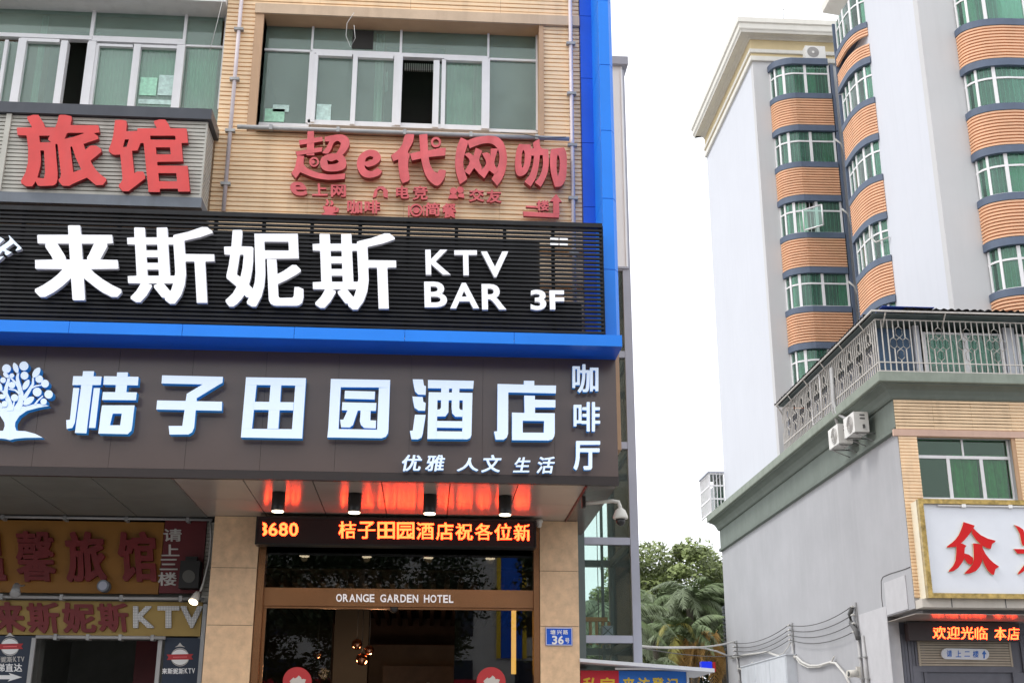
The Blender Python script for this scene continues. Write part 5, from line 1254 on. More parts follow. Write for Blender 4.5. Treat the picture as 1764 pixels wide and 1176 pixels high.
# ---------------------------------------------------------------- air conditioners
def aircon(x0, y0, z0, lb, grp, dx=.40, dy=.85, dz_=.56, face='-x'):
    t = thing('air_conditioner', lb, 'air conditioner', (x0 + dx / 2, y0 + dy / 2, z0 - .05), grp)
    B('casing', M['acwhite'], x0, x0 + dx, y0, y0 + dy, z0, z0 + dz_, t)
    n = 24; mb = MB()
    if face == '-x':
        cy, cz, r_ = y0 + dy * .42, z0 + dz_ * .5, dz_ * .42
        mb.prism([(x0 - .004, cy + r_ * math.cos(2 * math.pi * i / n), cz + r_ * math.sin(2 * math.pi * i / n)) for i in range(n)], (.003, 0, 0)); g = mb.build('fan_grille', M['acgrille'], t)
        mb = MB()
        for rr_ in (.35, .6, .85, 1.0): mb.tube([(x0 - .012, cy + r_ * rr_ * math.cos(2 * math.pi * i / n), cz + r_ * rr_ * math.sin(2 * math.pi * i / n)) for i in range(n + 1)], .006, 4)
        mb.build('grille_rings', M['acwhite'], g)
        mb = MB()
        for k in (.45, .62): mb.box(x0 + dx * .40, x0 + dx * .75, y0 - .004, y0 - .001, z0 + dz_ * k + .1, z0 + dz_ * k + .14)
        mb.box(x0 + dx * .55, x0 + dx * .7, y0 - .03, y0 - .001, z0 + .1, z0 + .2); mb.build('side_ports', M['cable'], t)
    else:
        cx, cz, r_ = x0 + dx * .38, z0 + dz_ * .5, dz_ * .42
        mb.prism([(cx + r_ * math.cos(2 * math.pi * i / n), y0 - .004, cz + r_ * math.sin(2 * math.pi * i / n)) for i in range(n)], (0, .003, 0)); g = mb.build('fan_grille', M['acgrille'], t)
        mb = MB(); mb.prism([(cx + .05 * math.cos(2 * math.pi * i / n), y0 - .012, cz + .05 * math.sin(2 * math.pi * i / n)) for i in range(n)], (0, .007, 0)); mb.build('hub', M['acwhite'], g)
    return t
a1 = aircon(11.42, 31.3, 9.86, 'white outdoor air conditioner on a bracket, nearer one on the green frieze', 'air conditioners on the right buildings')
a2 = copy_tree(a1, (0, 1.35, 0.02)); a2['label'] = 'white outdoor air conditioner, farther one half hidden on the green frieze'
for t, y0 in ((a1, 31.3), (a2, 32.65)):
    for yy in (y0 + .1, y0 + .7):
        mb = MB(); mb.tube([(11.38, yy, 9.845), (XW - .02, yy, 9.845)], .02, 4); mb.tube([(11.45, yy, 9.835), (XW - .02, yy, 9.60)], .014, 4); mb.tube([(XW - .02, yy, 9.85), (XW - .02, yy, 9.58)], .016, 4); mb.build('bracket', M['galv'], t)
mb = MB(); mb.tube([(11.52, 33.0, 12.2), (11.50, 33.0, 11.2), (11.52, 32.95, 10.85), (11.62, 32.5, 10.55), (11.8, 31.9, 10.42)], .05, 8); 
mb.tube([(11.52, 33.1, 12.2), (11.50, 33.1, 11.2), (11.5, 33.1, 10.9), (11.62, 33.2, 10.55), (11.8, 33.3, 10.4)], .045, 8)
tag(mb.build('insulated_pipe', M['pipe']), 'pair of grey insulated pipes from the terrace to the air conditioners', 'pipe')

# ================================================================== RIGHT: APARTMENT TOWER
XT, YTW, YTF = 12.10, 40.7, 48.8
tw = thing('apartment_tower', 'tall pale grey apartment tower with curved orange slatted bay windows', 'building', (18, 43, 9))
zt_w = 27.55
B('left_wall', M['wallwhite_lit'], XT, XT + .3, YTW + .302, YTF, 0, zt_w + 1.2, tw)
B('front_wall', M['wallfront'], XT, 26, YTW, YTW + .3, 0, zt_w + 1.2, tw)
B('back_wall', M['wallfront'], XT + .301, 26, YTF - .3, YTF, 0, zt_w + 1.2, tw); B('roof_deck', M['wallfront'], XT + .301, 26, YTW + .301, YTF - .301, zt_w + .5, zt_w + .8, tw)
pc_ = [(XT, YTF), (XT, YTW), (26, YTW)]
zz = lambda py: float(P(1320, py, Y=YTW)[2])
z1, z2, z3, z4, z5 = zz(107), zz(99.5), zz(94), zz(88), zz(71)
z6 = 28.35
MB().sweep(pc_, [(.0, z1), (.09, z1), (.10, z1 + .03), (.10, z2), (.0, z2)]).build('moulding', M['cornice'], tw)
MB().sweep(pc_, [(.0, z2 + .001), (.05, z2 + .001), (.05, z3), (.0, z3)]).build('band', M['cream'], tw)
MB().sweep(pc_, [(.0, z3 + .001), (.12, z3 + .001), (.13, z3 + .05), (.12, z4), (.0, z4)]).build('moulding', M['cornice'], tw)
MB().sweep(pc_, [(.0, z4 + .001), (.06, z4 + .001), (.06, z5), (.0, z5)]).build('frieze', M['cream'], tw)
zl_ = z6
MB().sweep(pc_, [(.0, z5 + .001), (.10, z5 + .001), (.11, z5 + .06), (.20, z5 + .10), (.36, z5 + .22), (.52, zl_ - .28), (.56, zl_ - .18), (.0, zl_ - .18)]).build('cove', M['cornice'], tw)
MB().sweep(pc_, [(.0, zl_ - .179), (.58, zl_ - .179), (.60, zl_ - .14), (.60, zl_ + .06), (.66, zl_ + .10), (.66, zl_ + .3), (.0, zl_ + .3)]).build('parapet', M['cornice'], tw)
mb = MB()
yy = YTW - .3
zr = zl_ + .3
mb.tube([P(1350, 44, Y=yy), P(1349, 16, Y=yy)], .02, 5); mb.tube([P(1349, 16, Y=yy), P(1460, 16, Y=yy)], .02, 5)
mb.build('roof_rail', M['pipe'], tw)
# wing
XG, YGW = 14.55, 31.2
zw_top = float(P(1432, 8, X=14.0)[2])
B('wing_side_wall', M['wallwhite_lit'], XG, XG + .3, YGW + .302, 37.3, 9.0, zw_top + .6, tw); B('wing_front_wall', M['wallfront'], XG, 26, YGW, YGW + .3, 9.0, zw_top + .6, tw)
B('wing_back_wall', M['wallfront'], XG + .301, 26, 37.0, 37.3, 9.0, zw_top + .6, tw); B('wing_roof', M['wallfront'], XG + .302, 26, YGW + .302, 36.99, zw_top + .2, zw_top + .5, tw)
MB().sweep([(26, 37.3), (XG, 37.3), (XG, YGW), (26, YGW)], [(.0, zw_top - .1), (.1, zw_top - .1), (.5, zw_top + .25), (.55, zw_top + .3), (.55, zw_top + .6), (.0, zw_top + .6)]).build('wing_cornice', M['cornice'], tw)
SILL = [25.34, 22.45, 19.60, 16.74, 13.86]
ST = 2.87
def bay(path, back, zs, mulls, wide, pane_mt, cur, opensash=None, slat_n=11, gap=False, trim_r=True, bars=True):
    """one storey of a bay: head band, window, sill band and slatted parapet below"""
    h_sill, h_par, h_head = .22, 1.14, .23
    z_par1 = zs - h_sill; z_par0 = z_par1 - h_par; z_hd0 = z_par0 - h_head; z_w1 = zs + (ST - h_sill - h_par - h_head)
    bw = thing_part('bay_window', (path[0][0], path[0][1], z_hd0))
    closed = [(.09, 0)]
    MB().sweep(path, [(-.10, z_par1), (.07, z_par1), (.07, zs), (-.10, zs)]).build('sill_band', M['trimblue'], bw)
    MB().sweep(path, [(-.10, z_hd0), (.07, z_hd0), (.07, z_par0), (-.10, z_par0)]).build('head_band', M['trimblue'], bw)
    mb = MB(); p = h_par / slat_n
    for i in range(slat_n):
        if gap and 5 <= i <= 7: continue
        z = z_par0 + p * i
        mb.sweep(path, [(-.03, z + p * .24), (.05, z + p * .28), (.052, z + p * .86), (-.03, z + p * .92)])
    mb.build('slat_cladding', M['orange'], bw, kind='stuff')
    if not gap: MB().sweep(path, [(-.08, z_par0 + .001), (-.032, z_par0 + .001), (-.032, z_par1 - .001), (-.08, z_par1 - .001)]).build('parapet', M['orangegap'], bw)
    # floor and ceiling of the bay
    pl = [Vector((p_[0], p_[1], 0)) for p_ in path]
    if len(back):
        poly = [(p_[0], p_[1]) for p_ in path] + list(back)
        for z in (zs - .2, z_hd0 + .1):
            MB().prism([(x, y, z) for x, y in poly], (0, 0, .05)).build('bay_floor', M['trimblue'], bw)
    # window
    fr_ = MB(); zt_ = zs + (z_w1 - zs) * .70
    ds = [0]
    for i in range(1, len(pl)): ds.append(ds[-1] + (pl[i] - pl[i - 1]).length)
    def at(d):
        d = min(max(d, 0), ds[-1])
        for i in range(1, len(ds)):
            if d <= ds[i] + 1e-9:
                t = (d - ds[i - 1]) / (ds[i] - ds[i - 1]); return pl[i - 1].lerp(pl[i], t), (pl[i] - pl[i - 1]).normalized()
    ins = .06
    def off(d):
        q, tn = at(d); return Vector((q.x - tn.y * ins, q.y + tn.x * ins, 0)), tn   # inward is the left-hand side
    D = ds[-1]
    for mfr in mulls:
        q, tn = off(mfr * D); nn = Vector((tn.y, -tn.x, 0)); w_ = .035 if mfr not in wide else .05
        a_ = q - tn * w_ - nn * .03; b_ = q + tn * w_ - nn * .03; c_ = q + tn * w_ + nn * .04; d_ = q - tn * w_ + nn * .04
        fr_.prism([(v.x, v.y, zs) for v in (a_, b_, c_, d_)], (0, 0, z_w1 - zs))
    tp = [off(D * i / 24)[0] for i in range(25)]
    def strip(z0, z1, o0, o1, mb_): mb_.sweep([(v.x, v.y) for v in tp], [(o0, z0), (o1, z0), (o1, z1), (o0, z1)])
    strip(zt_ - .03, zt_ + .03, -.02, .03, fr_); strip(zs, zs + .05, -.02, .03, fr_)
    fr_.build('frame', M['alu'], bw)
    ms_ = [0] + [m_ for m_ in mulls if 0.02 < m_ < .98] + [1]
    for m0, m1 in zip(ms_[:-1], ms_[1:]):
        if (m0, m1) == opensash: continue
        k = max(1, int((m1 - m0) * 24)); pp_ = [off(D * (m0 + (m1 - m0) * i / k))[0] for i in range(k + 1)]
        for z0, z1_ in ((zs + .05, zt_ - .03), (zt_ + .03, z_w1)):
            MB().sweep([(v.x, v.y) for v in pp_], [(-.004, z0), (.004, z0), (.004, z1_), (-.004, z1_)]).build('pane', pane_mt, bw)
    def inset(e, d):
        q, tn = at(d); return Vector((q.x - tn.y * e, q.y + tn.x * e, 0))
    # curtains with folds, then a dark sheet painting the unlit room depth
    mb = MB()
    for m0, m1 in cur:
        n = int((m1 - m0) * D / .05) + 2; vs = []
        for i in range(n + 1):
            v = inset(.20 + .03 * math.sin(i * 1.3) , D * (m0 + (m1 - m0) * i / n)); vs += [(v.x, v.y, zs - .02), (v.x, v.y, z_w1)]
        mb.add(vs, [(2 * i, 2 * i + 2, 2 * i + 3, 2 * i + 1) for i in range(n)], smooth=True)
    if cur: mb.build('curtain', M[random.choice(['curtain_mint', 'curtain_green', 'curtain_mint'])], bw)
    if bars:
        mb = MB(); n = int(D / .14)
        for i in range(1, n):
            v = inset(.12, D * i / n); mb.box(v.x - .009, v.x + .009, v.y - .009, v.y + .009, zs, z_w1)
        mb.build('window_bars', M['alu'], bw, kind='stuff')
    mb = MB(); k = 16; pp_ = [inset(.34, D * i / k) for i in range(k + 1)]
    mb.sweep([(v.x, v.y) for v in pp_], [(-.02, zs - .1), (.0, zs - .1), (.0, z_w1 + .05), (-.02, z_w1 + .05)]); mb.build('room_shade_sheet', M['dim'], bw)
    return bw
def thing_part(name, loc):
    o = bpy.data.objects.new(name, None); o.empty_display_size = .2; return link(o, tw, loc)
def smooth_path(pts, n=4):
    out_ = []
    P_ = [Vector((p[0], p[1])) for p in pts]
    for i in range(len(P_) - 1):
        p0 = P_[max(i - 1, 0)]; p1 = P_[i]; p2 = P_[i + 1]; p3 = P_[min(i + 2, len(P_) - 1)]
        for k in range(n):
            t = k / n; q = .5 * ((2 * p1) + (p2 - p0) * t + (2 * p0 - 5 * p1 + 4 * p2 - p3) * t * t + (3 * p1 - p0 - 3 * p2 + p3) * t ** 3)
            out_.append((q.x, q.y))
    out_.append((P_[-1].x, P_[-1].y)); return out_
b1 = smooth_path([(12.72, 40.68), (12.78, 40.45), (12.92, 40.25), (13.2, 40.08), (13.45, 40.0)], 3) + [(14.2, 39.98), (14.84, 39.96)]
b2 = [(14.17, 37.25), (14.15, 36.9)] + smooth_path([(14.14, 36.5), (14.15, 36.1), (14.24, 35.65), (14.38, 35.38), (14.56, 35.2)], 3)
b3 = smooth_path([(15.66, 31.19), (15.70, 30.95), (15.86, 30.74), (16.2, 30.55), (16.7, 30.45)], 3) + [(18.2, 30.42), (19.0, 30.42)]
for i, zs in enumerate(SILL):
    bw = bay(b1, [(14.84, 40.69), (12.72, 40.69)], zs, [0.0, .13, .28, .62, .985], (.28, .62), M['towerglass'], ([(.0, .28), (.62, .8)], [(.0, .12), (.8, 1.0)], [(.3, .5)], [(.0, .2), (.86, 1.0)], [(0, .4)])[i], opensash=((.28, .62) if i == 2 else None))
    B('end_trim', M['trimblue'], 14.88, 14.98, 39.90, YTW - .002, zs - 1.58, zs + 1.27, bw)
B('bay_cap', M['trimblue'], 0, 1, 0, 1, 0, 1, tw) if False else None
MB().prism([(x, y, SILL[0] + 1.255) for x, y in [(p[0] - .05, p[1] - .07) for p in b1] + [(14.98, 40.69), (12.66, 40.69)]], (0, 0, .26)).build('bay_roof', M['trimblue'], tw)
s2_ = [SILL[0] + .0 + ST] + SILL[:4]
for i, zs in enumerate([25.34 + .02, 22.45, 19.60, 16.74, 13.86]):
    bw = bay(b2, [(14.56, 37.25)], zs, [0.03, .22, .40, .66, .86, 1.0], (.40, .66), M['towerglass'], ([(.4, 1.0)], [(.25, 1.0)], [(.1, .6)], [(.66, .86)], [(0, .5)])[i], gap=(i == 0))
    B('end_trim', M['trimblue'], 14.10, 14.5, 37.26, 37.30, zs - 1.58, zs + 1.27, bw)
for i, zs in enumerate([22.45, 19.60, 16.74, 13.86]):
    bay(b3, [(19.0, 31.19)], zs, [0.02, .13, .27, .60, .97], (.27, .60), M['towerglass'], ([(.0, .2), (.4, 1.0)], [(.0, .12)], [(.0, .13), (.3, .6)], [(0, .4)])[i], bars=True)
MB().tube([(14.2, 35.8, 18.4), (14.12, 35.75, 17.6), (14.2, 35.5, 17.3), (14.5, 35.1, 17.32)], .03, 6).build('drain_pipe', M['cablewhite'], tw)
for i, zs in enumerate(SILL[1:4]):
    MB().tube([(14.8, 39.9, zs + .95), (15.02, 39.9, zs + .75), (15.2, 40.1, zs + .2), (15.35, 40.5, zs - .1)], .035, 6).build('drain_pipe', M['cablewhite'], tw)
# an open top-hung sash in the third bay
mb = MB(); q = [(13.36, 39.94, 20.46), (13.90, 39.42, 20.46), (13.90, 39.42, 19.66), (13.36, 39.94, 19.66)]
for a_, b_ in zip(q, q[1:] + q[:1]): mb.tube([a_, b_], .03, 4)
os_ = mb.build('open_sash', M['alu'], tw); MB().add(q, [(0, 1, 2, 3)]).build('pane', M['towerglass'], os_)
p0 = P(1387, 91, Y=40.0)
aircon(float(p0[0]), 39.95, float(SILL[0] + 1.53), 'white outdoor air conditioner on top of the highest tower bay', 'air conditioners on the right buildings', .78, .35, .55, '-y')
# cage at the far corner
cg = thing('window_cage', 'small white caged balcony jutting from the far left corner above the green cornice', 'balcony', (11.7, 49.3, 10.9))
zc0, zc1 = 11.0, 12.6; x0, x1, y0, y1 = 11.5, XT - .002, 48.85, 50.6
for i in range(13): y = y0 + (y1 - y0) * i / 12; B('bar', M['alu'], x0 - .02, x0 + .02, y - .02, y + .02, zc0, zc1, cg)
for i in range(4): x = x0 + .15 + i * .14; B('bar', M['alu'], x - .015, x + .015, y0 - .02, y0 + .02, zc0, zc1, cg)
for z in (zc0, zc0 + .55, zc0 + 1.1, zc1): B('rail', M['alu'], x0 - .025, x0 + .025, y0 - .02, y1, z - .03, z + .03, cg); B('rail', M['alu'], x0, x1, y0 - .025, y0 + .025, z - .03, z + .03, cg)
B('cover', M['steel'], x0 - .08, x1, y0 - .08, y1, zc1 + .031, zc1 + .08, cg)
for (za_, zb_5) in ((11.1, 12.2),): B('glass_sheet', M['towerglass'], x0 + .3, x0 + .31, y0 + .1, y1, za_, zb_5, cg)
B('back_sheet', M['room'], x1 - .03, x1 - .003, y0 + .1, y1, zc0, zc1, cg)

# ================================================================== things on the grey side wall
def onwall(px, py, o=.06): return P(px, py, X=XW - o)
def rack(px, py0, py1, lb):
    a_, b_ = onwall(px, py0), onwall(px, py1); t = thing('cable_rack', lb, 'cable bracket', (b_[0], b_[1], b_[2]), 'cable racks on the grey wall')
    B('backplate', M['galv'], XW - .04, XW - .003, a_[1] - .06, a_[1] + .06, b_[2], a_[2], t)
    for i in range(4):
        z = b_[2] + (a_[2] - b_[2]) * (i + .5) / 4
        MB().tube([(XW - .13, a_[1] - .10, z), (XW - .13, a_[1] + .10, z)], .03, 8).build('insulator', M['cablewhite'], t); B('arm', M['galv'], XW - .15, XW - .041, a_[1] - .02, a_[1] + .02, z - .035, z - .02, t)
    return a_[1], [b_[2] + (a_[2] - b_[2]) * (i + .5) / 4 for i in range(4)]
r1 = rack(1267, 1103, 1131, 'grey cable rack with insulators at the far end of the wall')
r2 = rack(1362, 1072, 1106, 'grey cable rack with insulators above the metal cabinet')
r3 = rack(1471, 1037, 1096, 'grey cable rack with insulators nearest the storefront')
def wires(ra, rb, lb):
    for i in range(4):
        y0, y1, z0, z1 = ra[0], rb[0], ra[1][i], rb[1][i]; pts = []
        for k in range(13): t_ = k / 12; pts.append((XW - .14, y0 + (y1 - y0) * t_, z0 + (z1 - z0) * t_ - .42 * 4 * t_ * (1 - t_) * .5))
        tag(MB().tube(pts, .014, 5).build('cable', M['cable']), ('lowest', 'second lowest', 'second highest', 'highest')[i] + ' sagging cable of the four ' + lb, 'cable', 'wall cables')
wires(r1, r2, 'between the far rack and the cabinet rack')
wires(r2, r3, 'between the cabinet rack and the storefront rack')
def drop(px0, py0, px1, py1, lb, r_=.045, mt='pipe'):
    t = thing('conduit', lb, 'pipe', onwall(px1, py1), 'conduits on the grey wall'); MB().tube([onwall(px0, py0), onwall(px1, py1)], r_, 8).build('pipe', M[mt], t)
    for k in (.35, .7):
        a_ = Vector(onwall(px0, py0)).lerp(Vector(onwall(px1, py1)), k); B('clip', M['galv'], XW - .11, XW - .003, a_.y - .09, a_.y + .09, a_.z - .02, a_.z + .02, t)
drop(1478, 1096, 1489, 1200, 'grey conduit down from the storefront rack, left one of a pair'); drop(1486, 1094, 1499, 1200, 'grey conduit down from the storefront rack, right one of a pair')
drop(1365, 1106, 1372, 1200, 'grey conduit down beside the metal cabinet'); drop(1270, 1131, 1277, 1200, 'rusty grey conduit down at the far end of the wall', .05, 'galv')
def wcable(pts, lb, r_=.04, mt='cablewhite', o=.08):
    tag(MB().tube([onwall(x, y, o) for x, y in pts], r_, 7).build('wall_cable', M[mt]), lb, 'cable')
wcable([(1258, 1133), (1285, 1127), (1310, 1124), (1322, 1122), (1334, 1127), (1345, 1130), (1362, 1128), (1372, 1132)], 'thick white cable over the top of the metal cabinet')
wcable([(1372, 1130), (1382, 1140), (1395, 1146), (1410, 1146), (1430, 1140), (1440, 1142), (1455, 1160), (1466, 1182)], 'thick white cable drooping right of the metal cabinet')
wcable([(1368, 1128), (1378, 1142), (1392, 1149), (1412, 1148), (1433, 1138), (1437, 1130)], 'second white cable looping under the drooping one', .025)
wcable([(1270, 1150), (1280, 1153), (1292, 1150), (1296, 1140)], 'short white cable at the far end beside the cabinet', .03)
wcable([(1468, 1046), (1464, 1058), (1466, 1072), (1474, 1085), (1478, 1100)], 'bundle of dark cables hanging from the storefront rack', .07, 'cable', .12)
wcable([(1362, 1106), (1356, 1116), (1350, 1124), (1340, 1128)], 'thin pale cable from the cabinet rack to the cabinet', .02)
# metal cabinet
p0, p1 = onwall(1292, 1150, .0), onwall(1375, 1150, .0)
cb = thing('metal_cabinet', 'pale dented metal cabinet against the grey wall', 'cabinet', (XW - .2, (p0[1] + p1[1]) / 2, 0))
zc_t = float(P(1340, 1132, X=XW - .3)[2])
B('body', M['cabinet'], XW - .34, XW - .003, p1[1] + .1, p0[1], 0, zc_t, cb); B('top', M['cabinet'], XW - .37, XW - .004, p1[1] + .06, p0[1] + .04, zc_t + .001, zc_t + .04, cb)
for i in range(3): y = p1[1] + .15 + i * (p0[1] - p1[1] - .2) / 3; B('door', M['cabinet'], XW - .36, XW - .342, y + .02, y + (p0[1] - p1[1] - .2) / 3 - .02, .1, zc_t - .06, cb)
# bullet camera
pb = onwall(1470, 1160, .3)
bc = thing('bullet_camera', 'white bullet camera on the grey wall below the wiring', 'camera', pb)
MB().tube([(pb[0] - .16, pb[1] - .05, pb[2]), (pb[0] + .12, pb[1] + .05, pb[2] + .02)], .10, 12).build('barrel', M['camwhite'], bc); MB().tube([(pb[0] - .165, pb[1] - .052, pb[2]), (pb[0] - .15, pb[1] - .05, pb[2])], .07, 12).build('lens', M['blackmetal'], bc)
B('mount', M['camwhite'], XW - .2, XW - .003, pb[1] - .02, pb[1] + .05, pb[2] - .1, pb[2] + .2, bc)
# cables crossing the gap
def gapc(p0, p1, sag, lb, r_=.03, mt='cablewhite'):
    a_, b_ = Vector(p0), Vector(p1); pts = []
    for k in range(17): t_ = k / 16; q = a_.lerp(b_, t_); q.z -= sag * 4 * t_ * (1 - t_); pts.append(tuple(q))
    tag(MB().tube(pts, r_, 6).build('span_cable', M[mt]), lb, 'cable', 'cables crossing the gap')
e0 = onwall(1266, 1104, .12)
gapc(P(1098, 1112, Y=26), e0, .12, 'pale cable across the gap to the far rack, upper one')
pts = [P(1098, 1113.5, Y=26.2)] + [P(x, y, Y=26.2 + (x - 1098) / 164 * 22) for x, y in ((1130, 1114.5), (1165, 1114), (1195, 1113.5), (1215, 1116), (1235, 1121), (1250, 1127))] + [onwall(1262, 1132, .1)]
tag(MB().tube(pts, .03, 6).build('span_cable', M['cablewhite']), 'pale cable across the gap bending down to the far rack, lower one', 'cable', 'cables crossing the gap')
gapc(P(1098, 1114, Y=26.5), onwall(1268, 1128, .12), .1, 'thin dark wire below the pale cables in the gap', .012, 'cable')
# louvred panel at the far end
lp = thing('louvre_panel', 'narrow dark louvred panel beyond the far end of the grey wall', 'louvre', (12.2, 51, 4))
z0, z1 = float(P(1250, 1122, Y=50.5)[2]), float(P(1250, 1045, Y=50.5)[2]); x0, x1 = XA(1246, 1080, 49.9), XA(1255, 1080, 49.9)
for i in range(12): z = z0 + (z1 - z0) * i / 12; B('slat', M['louvre'], x0, x1, 49.75, 50.0, z, z + (z1 - z0) / 12 * .6, lp)
B('post', M['louvre'], x0 + .08, x0 + .16, 50.01, 50.1, 0, z1, lp)

# ================================================================== GUARD BOOTH
YBo = 15.72
bo = thing('guard_booth', 'white roofed guard booth with red and blue notice board in the gap', 'booth', (2.9, YBo + .6, 0))
x0, x1 = XA(999, 1145, YBo), XA(1231, 1153, YBo)
za_0, za_1 = ZA(999, 1138, YBo), ZA(1230, 1157, YBo)
MB().prism([(x0, YBo, za_0 - .005), (x1, YBo, za_1), (x1, YBo, za_1 + .045), (x0, YBo, za_0 + .035)], (0, 1.22, 0)).build('roof', M['boothwhite'], bo)
YBs = YBo + .30
xm_ = XA(1066, 1165, YBs); xr_ = XA(1182, 1165, YBs); xl_ = XA(1000, 1165, YBs); zn1 = ZA(1090, 1154.5, YBs)
B('red_board', M['bannerred'], xl_, xm_ - .001, YBs, YBs + .03, zn1 - .5, zn1, bo); B('blue_board', M['bannerblue'], xm_ + .001, xr_, YBs, YBs + .03, zn1 - .5, zn1, bo)
B('post', M['boothwhite'], xr_ + .005, xr_ + .035, YBs - .01, YBs + .04, 0, zn1 + .005, bo)
B('body', M['boothwhite'], xl_, xr_ + .03, YBs + .045, YBo + 1.15, 0, zn1 - .06, bo)
B('tube_light', M['platewhite'], XA(1060, 1150, YBs - .1), XA(1180, 1150, YBs - .1), YBs - .10, YBs - .07, zn1 + .006, zn1 + .03, bo)
for ch, q in (('私', (1004, 1166, 1030, 1194)), ('家', (1034, 1166, 1060, 1194)), ('来', (1072, 1166, 1094, 1190)), ('访', (1098, 1166, 1119, 1190)), ('登', (1123, 1166, 1144, 1190)), ('记', (1148, 1167, 1169, 1190))):
    letter('letter', ch, q, YBs - .006, .005, [M['banneryellow']], bo, .03)
YPo = YBo + .15
pol = thing('warning_light', 'blue and red warning light on the booth roof end', 'light', (XA(1219, 1150, YPo), YPo, ZA(1219, 1151, YPo)))
a, b, c, e = R4(1207, 1139, 1225, 1151, YPo); B('blue_lens', M['bluelens'], a, b, YPo - .05, YPo + .06, c - .03, e, pol)
a, b, c, e = R4(1226.5, 1140, 1231, 1152, YPo); B('red_lens', M['redlens'], a, b, YPo - .05, YPo + .06, c - .03, e, pol)

# ================================================================== TREES
def frond_mesh(name, L, droop, nleaf, lw, mt, leaflen, up=.5):
    """a feather leaf: arched rib along +X with hanging leaflets on both sides"""
    mb = MB(); pts = []
    for i in range(13):
        t = i / 12; pts.append(Vector((L * t * (1 - .18 * droop * t), 0, L * (up * t - droop * t * t))))
    mb.tube(pts, [.035 * (1 - .8 * i / 12) for i in range(13)], 4)
    for i in range(nleaf):
        t = .12 + .86 * i / nleaf; k = t * 12; j = min(11, int(k)); p = pts[j].lerp(pts[j + 1], k - j); tn = (pts[j + 1] - pts[j]).normalized()
        ll = leaflen * (math.sin(math.pi * (.15 + .8 * t))) * random.uniform(.8, 1.15)
        for s_ in (-1, 1):
            d = (Vector((0, s_, 0)) * .75 + tn * .55 + Vector((0, 0, random.uniform(-.75, -.1)))).normalized()
            w_ = tn * lw * .5; mid = p + d * ll * .55; tip = p + d * ll + Vector((0, 0, -ll * .25))
            mb.add([p - w_, p + w_, mid + w_ * .9, mid - w_ * .9, tip], [(0, 1, 2, 3), (3, 2, 4)])
    me_o = mb
    a = np.array(mb.v); me = bpy.data.meshes.new(name); me.from_pydata([tuple(x) for x in a], [], mb.f); me.materials.append(mt); me.update(); return me
FM = [frond_mesh('frond', 3.0, .95, 46, .050, M['frond'], .62, .6), frond_mesh('frond', 2.8, 1.25, 50, .040, M['frondlt'], .75, .8), frond_mesh('frond', 2.7, .7, 46, .050, M['frond'], .6, .7), frond_mesh('frond', 2.9, 1.45, 50, .040, M['frondlt'], .8, .95)]
FY = frond_mesh('frond', 2.5, 1.3, 34, .075, M['frondyel'], .6, .7)
FB = frond_mesh('frond', 2.5, 1.7, 26, .085, M['frondbrown'], .62, .65)
def palm(x, y, ztop, lb, nf=22, brown=3, yel=2, s=1.0):
    t = thing('palm_tree', lb, 'palm tree', (x, y, 0), 'palms in the gap')
    MB().tube([(x, y, 0), (x + .1, y, ztop * .5), (x, y, ztop)], [.22, .17, .15], 10).build('trunk', M['trunk'], t)
    for i in range(nf + brown + yel):
        me = random.choice(FM) if i < nf else (FY if i < nf + yel else FB)
        o = bpy.data.objects.new('frond' if i < nf else ('yellow_frond' if i < nf + yel else 'dead_frond'), me)
        link(o, t, (x, y, ztop + random.uniform(-.15, .1)))
        el = random.uniform(-.7, .15) if i < nf else (random.uniform(.0, .4) if i < nf + yel else random.uniform(.5, .9))
        o.rotation_euler = (random.uniform(-.2, .2), el, random.uniform(0, 2 * math.pi)); sc_ = s * random.uniform(.85, 1.15); o.scale = (sc_, sc_, sc_)
    return t
def px_xy(px, Y): return XA(px, 1100, Y)
palm(px_xy(1122, 51), 51, 4.6, 'green feather palm just right of the lift shaft', 24, 0, 2, .8)
palm(px_xy(1178, 51), 51, 6.1, 'palm with hanging dead golden fronds above the cables', 15, 9, 3, .8)
palm(px_xy(1226, 52), 52, 6.0, 'palm with brown fronds against the grey wall end', 14, 8, 0, .8)
def lone_frond(px, py, Y, me, rz, el, sc_, t, nm='dead_frond'):
    o = bpy.data.objects.new(nm, me); link(o, t, P(px, py, Y=Y)); o.rotation_euler = (0, el, rz); o.scale = (sc_,) * 3
pg = [o for o in COL.objects if o.name.startswith('palm_tree') and 'golden' in o.get('label', '')][0]
lone_frond(1228, 1090, 50.2, FB, math.pi * 1.02, 0, .62, pg); lone_frond(1230, 1092, 50.3, FB, math.pi * 1.12, .25, .62, pg); lone_frond(1232, 1094, 50.1, FB, math.pi * .9, .45, .6, pg)
lone_frond(1236, 1085, 50.4, FB, math.pi * 1.3, .9, .6, pg); lone_frond(1165, 1076, 50.4, FY, -.5, .2, .55, pg, 'yellow_frond'); lone_frond(1162, 1078, 50.4, FY, math.pi * 1.1, .2, .55, pg, 'yellow_frond')
palm(px_xy(1190, 54), 54, 7.7, 'tall drooping grey green palm in the middle of the gap', 30, 0, 0, .9)
palm(px_xy(1128, 55), 55, 7.6, 'tall grey green palm left of the middle of the gap', 28, 0, 0, .9)
palm(px_xy(1242, 56), 56, 7.8, 'tall palm half hidden behind the grey building', 24, 0, 0, .9)
palm(px_xy(1045, 48), 48, 6.3, 'palm seen through the lift shaft glass', 26, 1, 1)
palm(px_xy(1085, 56), 56, 6.6, 'far palm behind the lift shaft post', 26, 1, 0)
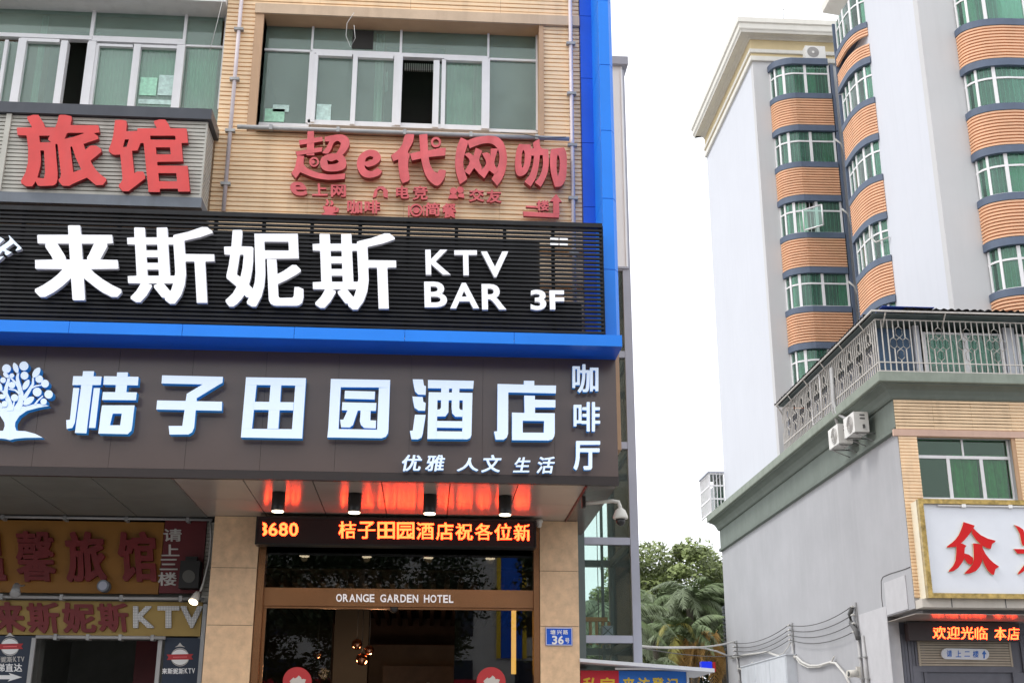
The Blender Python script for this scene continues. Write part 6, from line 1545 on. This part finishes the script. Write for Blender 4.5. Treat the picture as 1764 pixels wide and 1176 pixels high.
def leaf_cloud(cx, cy, cz, rx, ry, rz, n, lsize, clumps):
    mb = MB(); cl = []
    for _ in range(clumps):
        while True:
            u = Vector((random.uniform(-1, 1), random.uniform(-1, 1), random.uniform(-.8, 1)))
            if .35 < u.length < 1: break
        cl.append((Vector((u.x * rx, u.y * ry, u.z * rz)), random.uniform(.16, .34)))
    for i in range(n):
        c, r_ = random.choice(cl); v = Vector((random.gauss(0, 1), random.gauss(0, 1), random.gauss(0, 1))); v.normalize(); v *= r_ * random.random() ** .4
        p = Vector((cx, cy, cz)) + c + Vector((v.x * rx, v.y * ry, v.z * rz * .8))
        a = Vector((random.gauss(0, 1), random.gauss(0, 1), random.gauss(0, .6))).normalized(); b = a.orthogonal().normalized(); s_ = lsize * random.uniform(.6, 1.3)
        mb.add([p - a * s_ * .5, p + b * s_ * .22, p + a * s_ * .5, p - b * s_ * .22], [(0, 1, 2, 3)])
    return mb
def tree(x, y, h, rx, rz, lb, mt, n=9000, ls=.22, group=None, clumps=40, cat='tree'):
    t = thing('broadleaf_tree', lb, cat, (x, y, 0), group)
    mb = MB(); mb.tube([(x, y, 0), (x + .1, y, h * .3), (x - .1, y, h * .55), (x, y, h * .8)], [.28, .22, .16, .06], 9)
    for i in range(7):
        a = i * 2.4 + random.random(); z = h * random.uniform(.35, .65); mb.tube([(x, y, z), (x + math.cos(a) * rx * .45, y + math.sin(a) * rx * .45, z + rz * .45), (x + math.cos(a) * rx * .75, y + math.sin(a) * rx * .75, z + rz * .7)], [.09, .05, .02], 6)
    mb.build('trunk', M['trunk'], t)
    leaf_cloud(x, y, h - rz, rx, rx, rz, n, ls, clumps).build('crown', mt, t)
    return t
tree(px_xy(1172, 58), 58, 11.4, 3.4, 2.6, 'round leafy tree rising highest in the gap behind the palms', M['leaf'], 22000, .26, None, 70)
tree(px_xy(1112, 60), 60, 10.2, 3.4, 2.6, 'broad leafy tree sloping down to the lift shaft post', M['leaf'], 16000, .26, None, 50)
tree(px_xy(1246, 62), 62, 10.9, 2.0, 2.8, 'leafy tree peeping out beside the grey building end', M['leaf'], 9000, .26)
tree(px_xy(1030, 64), 64, 9.0, 3.6, 3.2, 'leafy tree seen through the lift shaft glass', M['leaf'], 9000, .30)
# dark planting low behind the palms
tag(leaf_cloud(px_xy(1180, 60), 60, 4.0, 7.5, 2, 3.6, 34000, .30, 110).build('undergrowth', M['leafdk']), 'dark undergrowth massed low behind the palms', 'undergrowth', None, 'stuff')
# street trees across the road, seen mirrored in the shop glass
for x, lb in ((-8.6, 'street tree across the road mirrored in the left of the transom glass'), (-2.2, 'street tree across the road mirrored in the middle of the transom glass'), (7.2, 'street tree across the road mirrored in the right of the transom glass')):
    tree(x, -10.5, 10.2, 3.9, 3.7, lb, M['leafdk'], 24000, .22, 'street trees mirrored in the glass', 80)
op = thing('opposite_building', 'plain building across the road mirrored behind the street trees', 'building', (0, -24, 0))
B('wall', M['wallfront'], -26, 26, -30, -22, 0, 13.5, op)
B('blue_panel', M['blue'], 3.2, 4.1, -21.99, -21.9, 5.5, 13.2, op); B('yellow_edge', M['banneryellow'], 3.0, 3.18, -21.99, -21.9, 5.5, 13.2, op); B('yellow_edge', M['banneryellow'], 4.12, 4.3, -21.99, -21.9, 5.5, 13.2, op)
B('red_fascia', M['bannerred'], -20, 2.5, -21.99, -21.85, 3.6, 4.6, op)
for i in range(14):
    for j in range(3): B('window', M['navy'], -25 + i * 3.6, -25 + i * 3.6 + 1.8, -22.0 + .002, -21.95, 1.2 + j * 2.6, 2.8 + j * 2.6, op)
